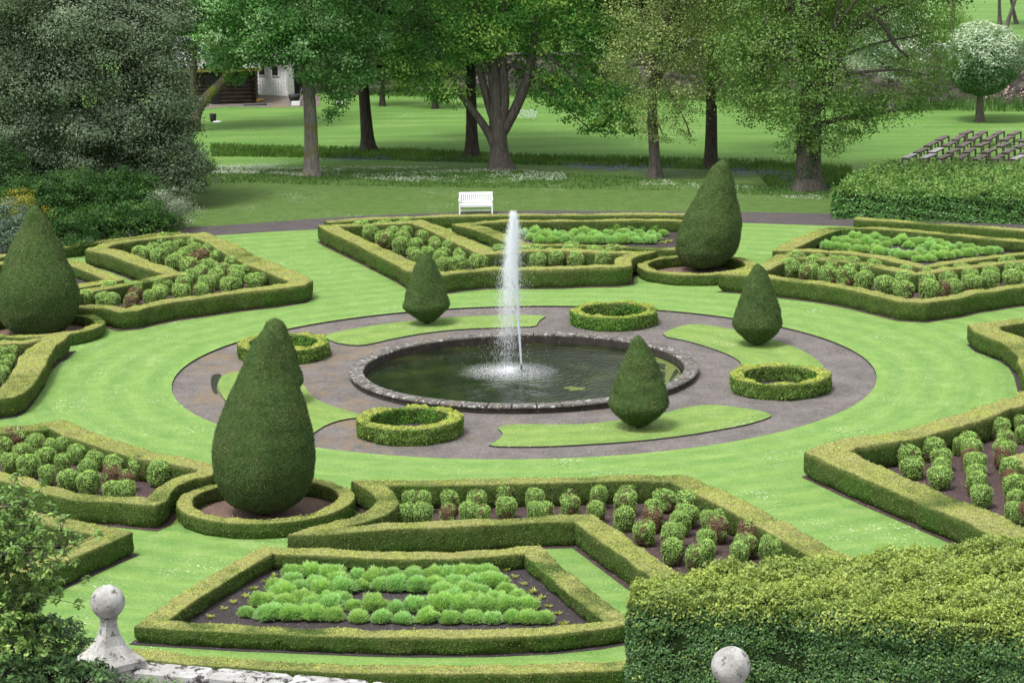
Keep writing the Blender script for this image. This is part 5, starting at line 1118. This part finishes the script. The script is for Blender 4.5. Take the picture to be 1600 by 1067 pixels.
mb = MB(); mb.add([(-1.6, -1.4, 2.3), (1.6, -1.4, 2.3), (1.6, 0, 3.0), (-1.6, 0, 3.0), (-1.6, 1.4, 2.3), (1.6, 1.4, 2.3), (-1.6, 0, 2.9), (1.6, 0, 2.9)], [[0, 1, 2, 3], [3, 2, 5, 4], [0, 1, 7, 6], [6, 7, 5, 4]], (.3, .3, .3)); mb.build('roof', M_slate, shed, False)
# small objects
c = W(362, 160); kb = empty('garden_frame', c, 'orange and yellow play frame lying on the paving by the log cabin', 'play frame')
mb = MB(); 
for k in range(5): tube(mb, [(-.5+k*.28, -.6, .08), (-.2+k*.3, .5, .10+.05*k)], .05, 6)
mb.build('orange_slats', M_orange, kb)
mb = MB(); tube(mb, [(-.8, -.6, .06), (1.3, -.75, .06)], .06, 6); tube(mb, [(-.4, .55, .1), (1.9, .4, .1)], .05, 6); tube(mb, [(1.3, -.75, .06), (1.9, .4, .1)], .05, 6); tube(mb, [(.3, -.7, .06), (.8, .5, .3)], .05, 6); mb.build('yellow_rails', M_yellow, kb)
c = W(396, 165.5); mb = MB(); tube(mb, [(-.6, 0, .06), (.8, .1, .06)], .06, 8); tag(mb.build('hose_roll', M_metal), 'dark tube lying at the front edge of the paving', 'tube').location = tuple(c)
c = W(376, 160); mb = MB(); lathe(mb, [(0, .12), (.05, .11), (.1, .05), (.7, .05), (.78, .09), (.82, .0)], seg=10); tag(mb.build('post', M_metal), 'short grey post standing behind the yellow play frame', 'post').location = tuple(c)
c = W(333, 190); bk = empty('bucket', c, 'small black bucket tipped beside a white lid on the far left lawn', 'bucket')
mb = MB(); lathe(mb, [(0, .15), (.02, .16), (.42, .21), (.44, .19), (.1, .14)], seg=16); mb.build('body', M_black, bk)
mb = MB(); lathe(mb, [(.0, .24), (.04, .25), (.05, .2), (.05, .0)], c=(.28, -.35, 0), seg=16); mb.build('lid', M_white, bk)
c = W(463, 165); wb = empty('wheelbarrow', c, 'small dark wheelbarrow with a white front panel left of the pale trunk', 'wheelbarrow')
mb = MB(); lathe(mb, [(0, .20), (.3, .34), (.5, .36), (.5, .3), (.2, .18)], c=(-.1, 0, .15), seg=14); mb.build('tray', M_black, wb)
mb = MB(); box(mb, (0, -.38, .16), (.5, .05, .28), bev=.02); mb.build('panel', M_white, wb, False)
mb = MB(); tube(mb, [(.3, 0, .1), (.55, .3, 1.0)], .03, 6); tube(mb, [(.0, .2, .1), (.35, .5, 1.0)], .03, 6); mb.build('handle', M_metal, wb)
c = W(531, 167); sg_ = empty('notice_board', c, 'black and white notice stand on the far lawn between the two sycamores', 'sign')
mb = MB(); box(mb, (0, 0, .5), (.55, .08, .9), bev=.02); mb.build('board', M_black, sg_, False)
mb = MB(); box(mb, (-.02, -.05, .28), (.40, .02, .22)); box(mb, (.0, -.05, .75), (.3, .02, .16)); mb.build('white_panel', M_white, sg_, False)

# white bench
c = W(744, 333.5); bn = empty('white_bench', c, 'white painted garden bench by the path behind the far beds', 'bench')
WBn = 1.48
mb = MB()
for k in range(5): box(mb, (0, -.42+k*.105+.02, .43), (WBn-.06, .09, .03), bev=.006)
mb.build('seat', M_white, bn, False)
mb = MB(); box(mb, (0, .10, .88), (WBn, .05, .09), bev=.01); box(mb, (0, .07, .50), (WBn-.1, .04, .06), bev=.01)
for k in range(16): box(mb, (-WBn/2+.07+k*(WBn-.14)/15, .085, .69), (.062, .022, .34))
mb.build('backrest', M_white, bn, False)
for sx in (-1, 1):
    mb = MB(); box(mb, (sx*(WBn/2-.03), -.42, .31), (.065, .065, .62), bev=.008); mb.build('leg', M_white, bn, False)
    mb = MB(); box(mb, (sx*(WBn/2-.03), .12, .46), (.065, .065, .92), bev=.008); mb.build('leg', M_white, bn, False)
    mb = MB(); box(mb, (sx*(WBn/2-.03), -.17, .635), (.085, .62, .035), bev=.01); mb.build('armrest', M_white, bn, False)
    mb = MB(); box(mb, (sx*(WBn/2-.03), -.15, .16), (.04, .48, .05)); mb.build('stretcher', M_white, bn, False)
mb = MB(); box(mb, (0, -.42, .38), (WBn-.12, .035, .07), bev=.005); mb.build('apron', M_white, bn, False)
mb = MB(); box(mb, (0, -.15, .16), (WBn-.1, .04, .05)); mb.build('stretcher', M_white, bn, False)

# dark benches in rows
rowsB = [[((110,530),(225,480)),((340,530),(460,485)),((540,535),(660,490)),((760,540),(880,485)),((1000,545),(1100,495)),((1230,545),(1320,495)),((1480,540),(1580,500))],
 [((250,460),(370,410)),((445,460),(565,405)),((670,460),(765,415)),((870,460),(965,410)),((1110,460),(1225,415)),((1360,465),(1460,415)),((1590,475),(1690,430))],
 [((380,380),(500,320)),((615,380),(720,325)),((800,385),(910,330)),((1020,380),(1145,335)),((1290,385),(1400,340)),((1510,395),(1610,350))],
 [((520,305),(635,250)),((725,305),(830,245)),((925,300),(1030,255)),((1120,305),(1230,250)),((1340,305),(1450,260)),((1570,320),(1670,275))],
 [((825,230),(935,190)),((1025,240),(1110,195)),((1230,240),(1325,195)),((1430,240),(1530,200))]]
pale = {(0, 6), (1, 1), (0, 0), (0, 1)}
def bench_parts(mtl):
    out = []
    mb = MB(); box(mb, (-.08, 0, .44), (.14, 1.9, .04), bev=.008); box(mb, (.08, 0, .44), (.14, 1.9, .04), bev=.008); out.append(('seat', mb.mesh('seat', mtl, False)))
    for sx in (-1, 1):
        for sy in (-1, 1):
            mb = MB(); box(mb, (sx*.15, sy*.75, .21), (.07, .07, .42), bev=.006); out.append(('leg', mb.mesh('leg', M_bench, False)))
    mb = MB(); box(mb, (0, 0, .36), (.05, 1.44, .09)); box(mb, (0, -.75, .375), (.24, .06, .08)); box(mb, (0, .75, .375), (.24, .06, .08)); out.append(('frame', mb.mesh('frame', M_bench, False)))
    return out
BPd, BPp = bench_parts(M_bench), bench_parts(M_benchp)
for ri, row in enumerate(rowsB):
    for ci, (p, q) in enumerate(row):
        A = W(1400+p[0]/8, 180+p[1]/8, .46); Bq = W(1400+q[0]/8, 180+q[1]/8, .46); mid = (A+Bq)/2; d = Bq-A; an = math.atan2(d[1], d[0])-math.pi/2; L = np.linalg.norm(d[:2])
        pl = (ri, ci) in pale
        o = empty('timber_bench', (mid[0], mid[1], 0), f'{"pale silvered" if pl else "dark"} backless timber bench, {ORD[ci]} from the left in the {ORD[ri]} row from the front', 'bench', 'rows of backless benches on the lawn', an)
        o.scale = (1.1, min(1.15, max(.85, L/1.9)), 1)
        for nm, me in (BPp if pl else BPd): link(bpy.data.objects.new(nm, me), o)

# ------------------------------------------------------------------ foreground terrace parapet and finials
F1 = V(168, 940, CAM[1]+36.0*.98); F1 = CAM+(fw+rt*(168-800)/F_PX-up*(940-533.5)/F_PX)*36.0
F2 = CAM+(fw+rt*(1142-800)/F_PX-up*(1040-533.5)/F_PX)*33.3
zt = F1[2]-.93     # parapet top
F2[2] = F1[2] if abs(F2[2]-F1[2]) < .02 else F2[2]
TZ = zt-1.1
def finial(name, label, ctr, rad, rz):
    base = np.array([ctr[0], ctr[1], ctr[2]-.93]); root = empty(name, base, label, 'finial', 'stone ball finials on the parapet', rz)
    mb = MB(); a_ = np.linspace(-math.pi/2, math.pi/2, 25); prof = [(.93+rad*math.sin(q), max(.001, rad*math.cos(q))) for q in a_]
    lathe(mb, prof, seg=40, disp=lambda P: P*(1)+np.c_[nz(P, 2.5, 4), nz(P, 2.5, 5), nz(P, 2.5, 6)]*.003); mb.build('ball', M_final, root)
    mb = MB(); prof2 = [(0.0, .37), (.09, .37), (.11, .35), (.2, .255), (.32, .17), (.45, .12), (.58, .092), (.66, .085), (.70, .10), (.72, .10)]
    P = []; 
    for z, r_ in prof2:
        P += [(-r_, -r_, z), (r_, -r_, z), (r_, r_, z), (-r_, r_, z)]
    F = [[i*4+j, i*4+(j+1) % 4, i*4+4+(j+1) % 4, i*4+4+j] for i in range(len(prof2)-1) for j in range(4)]+[[len(P)-4, len(P)-3, len(P)-2, len(P)-1]]
    mb.add(P, F, (.4, .4, .4)); mb.build('pedestal', M_final, root, False)
    mb = MB(); box(mb, (0, 0, -.55), (.72, .72, 1.1), bev=.02); mb.build('pier', M_parapet, root, False)
    return root
wa = W(215, 1038, zt); wb2 = W(620, 1073, zt); wdir = math.atan2(wb2[1]-wa[1], wb2[0]-wa[0])
finial('ball_finial', 'lichened stone ball finial on a flared pedestal at the lower left', F1, .243, wdir-.62)
finial('ball_finial', 'pale stone ball in front of the laurel hedge at the bottom edge', F2, .258, wdir)
root = empty('parapet', (F1[0], F1[1], TZ), 'white lichened stone parapet running right from the ball finial at lower left', 'parapet', rz=wdir)
def para(x0, x1, root, off):
    mb = MB(); x = x0; k = 0
    while x < x1:
        L = min(1.15, x1-x); box(mb, (x+L/2, off, 1.1-.11+random.uniform(-.006, .006)), (L-.004, .40+random.uniform(-.01, .01), .22), bev=.05); x += 1.15
    mb.build('coping', M_parapet, root, False)
    mb = MB(); box(mb, ((x0+x1)/2, off, .44), (x1-x0, .28, .88)); mb.build('wall', M_parapet, root, False)
d0 = np.array([wa[0]-F1[0], wa[1]-F1[1]]); off = -math.sin(wdir)*d0[0]+math.cos(wdir)*d0[1]
Lp = math.hypot(F2[0]-F1[0], F2[1]-F1[1])
para(.36, Lp+8, root, off)
poly('terrace', [(-40, F1[1]+1.0), (F1[0]-.2, F1[1]+.1), (F1[0]+(Lp+8)*math.cos(wdir), F1[1]+(Lp+8)*math.sin(wdir)), (40, -60), (40, -100), (-40, -100)], TZ, M_gravel, depth=TZ)

# foreground tree and shrub on the terrace
def pz(px, py, Z): return CAM+(fw+rt*(px-800)/F_PX-up*(py-533.5)/F_PX)*Z
b = pz(-160, 1300, 33.0); b[2] = TZ
FT = [(.11, .21, .05), (.17, .30, .07), (.30, .42, .11)]
root = empty('foreground_tree', b, 'leafy tree branch reaching in from the left edge in the foreground', 'tree')
r = np.random.default_rng(91); mb = MB(); L_ = lambda p: np.asarray(p)-b
tube(mb, [(0, 0, -.05), L_(pz(-150,1150,33)), L_(pz(-120,1000,33)), L_(pz(-90,880,33))], [.16, .14, .11, .07], 10, step=.2)
tips = [(20,760),(75,800),(95,830),(100,860),(60,830),(85,935),(60,960),(25,800),(10,850),(50,890),(95,880),(20,920),(70,905),(5,780),(40,985),(90,975),(15,960),(60,770),(0,880),(118,850),(45,850),(30,1010),(75,1000),(0,800),(5,830),(40,820),(20,860),(40,900),(5,900),(10,940),(45,945),(75,880),(70,930),(0,980),(60,855)]
tw = []
for i, (px, py) in enumerate(tips):
    s0 = pz(-105+r.normal()*5, 900+(py-880)*.5, 33+r.normal()*.3); e = pz(px, py, 33+r.normal()*.5)
    pts = limb_curve(L_(s0), L_(e), .06, r, 5); tube(mb, pts, [.032, .024, .018, .012, .008, .004], 6, step=.12)
    for k in range(2, 6):
        for _ in range(3):
            q = pts[k]+r.normal(size=3)*.10; q2 = q+r.normal(size=3)*[.16, .14, .12]; tube(mb, [pts[k], q2], [.007, .003], 4, step=.2); tw.append(q2)
        tw.append(pts[k])
mb.build('trunk', M_barkd, root)
mb = MB(); tw = np.array(tw); P, N = [], []
for q in tw:
    m_ = 16; d = r.normal(size=(m_, 3)); d /= np.linalg.norm(d, axis=1)[:, None]; P.append(q+d*.055*(.5+r.random((m_, 1)))); N.append(d*.35+[0, -.1, .9])
P = np.concatenate(P); N = np.concatenate(N); n = len(P); k = r.random((n, 1)); c = np.array(FT[0])*(1-k)+np.array(FT[1])*k; c = np.where(r.random((n, 1)) < .2, FT[2], c)
leaves(mb, P, N, .095*(.7+.6*r.random(n)), c*(.75+.5*r.random((n, 1))), 0, jit=.45, aspect=.42, rg=r)
mb.build('crown', M_gloss, root)
def fshrub(label, blobs, Z, leaf, cols, seed, nper=2600, gloss=M_gloss, asp=.38):
    c0 = pz(blobs[0][0], blobs[0][1]+200, Z); c0[2] = TZ; root = empty('foreground_shrub', c0, label, 'shrub', None); r = np.random.default_rng(seed); mb = MB(); st = MB()
    P, N, C = [], [], []
    for px, py, rad, dz in blobs:
        c = pz(px, py, Z+dz)-c0; nc = int(36*max(.4, rad/.5)**2); d = r.normal(size=(nc, 3)); d[:, 2] = np.abs(d[:, 2])*.9-.15; d[:, 1] -= .2; d /= np.linalg.norm(d, axis=1)[:, None]
        cc = c+d*rad*(.6+.4*r.random((nc, 1)))
        tube(st, limb_curve((0, 0, 0), c, .04, r), [.05, .04, .03, .02, .01], 6)
        for q, dd_ in zip(cc, d):
            tube(st, [c, q], [.012, .005], 4, step=.3)
            m_ = 26; a_ = r.random(m_)*6.28; u = np.c_[np.cos(a_), np.sin(a_), .3*r.random(m_)]*.07; P.append(q+u*(.5+.8*r.random((m_, 1)))+r.normal(size=(m_, 3))*.02); N.append(np.tile(dd_*.5+[0, 0, .7], (m_, 1))+u*3)
            k = r.random(); C.append(np.tile((np.array(cols[0])*(1-k)+np.array(cols[1])*k), (m_, 1))*(.6+.8*r.random((m_, 1))))
    P = np.concatenate(P); leaves(mb, P, np.concatenate(N), leaf*(.7+.6*r.random(len(P))), np.concatenate(C), 0, jit=.4, aspect=asp, rg=r)
    mb.build('foliage', gloss, root); st.build('stems', M_barkd, root)
fshrub('dark glossy shrub in front of the ball finial pedestal at the bottom left', [(60,1060,.55,0),(0,1010,.55,.2),(110,1035,.4,.3),(20,1090,.6,-.3),(95,985,.25,.4),(130,1070,.35,0),(50,1000,.35,.3),(-30,960,.4,.2),(30,955,.3,.3),(0,1050,.5,-.4),(70,1000,.35,.2),(150,1050,.3,.2),(110,1000,.22,.3),(60,965,.25,.3)], 33.5, .095, [(.06, .13, .045), (.15, .27, .09)], 93, 2600)
fshrub('grey green shrub at the very bottom overlapping the white parapet', [(180,1078,.3,0),(235,1082,.25,0),(270,1085,.22,.1),(140,1080,.3,-.1),(290,1098,.2,.1),(205,1082,.2,.2)], 33.6, .085, [(.08, .15, .06), (.20, .28, .14)], 94)
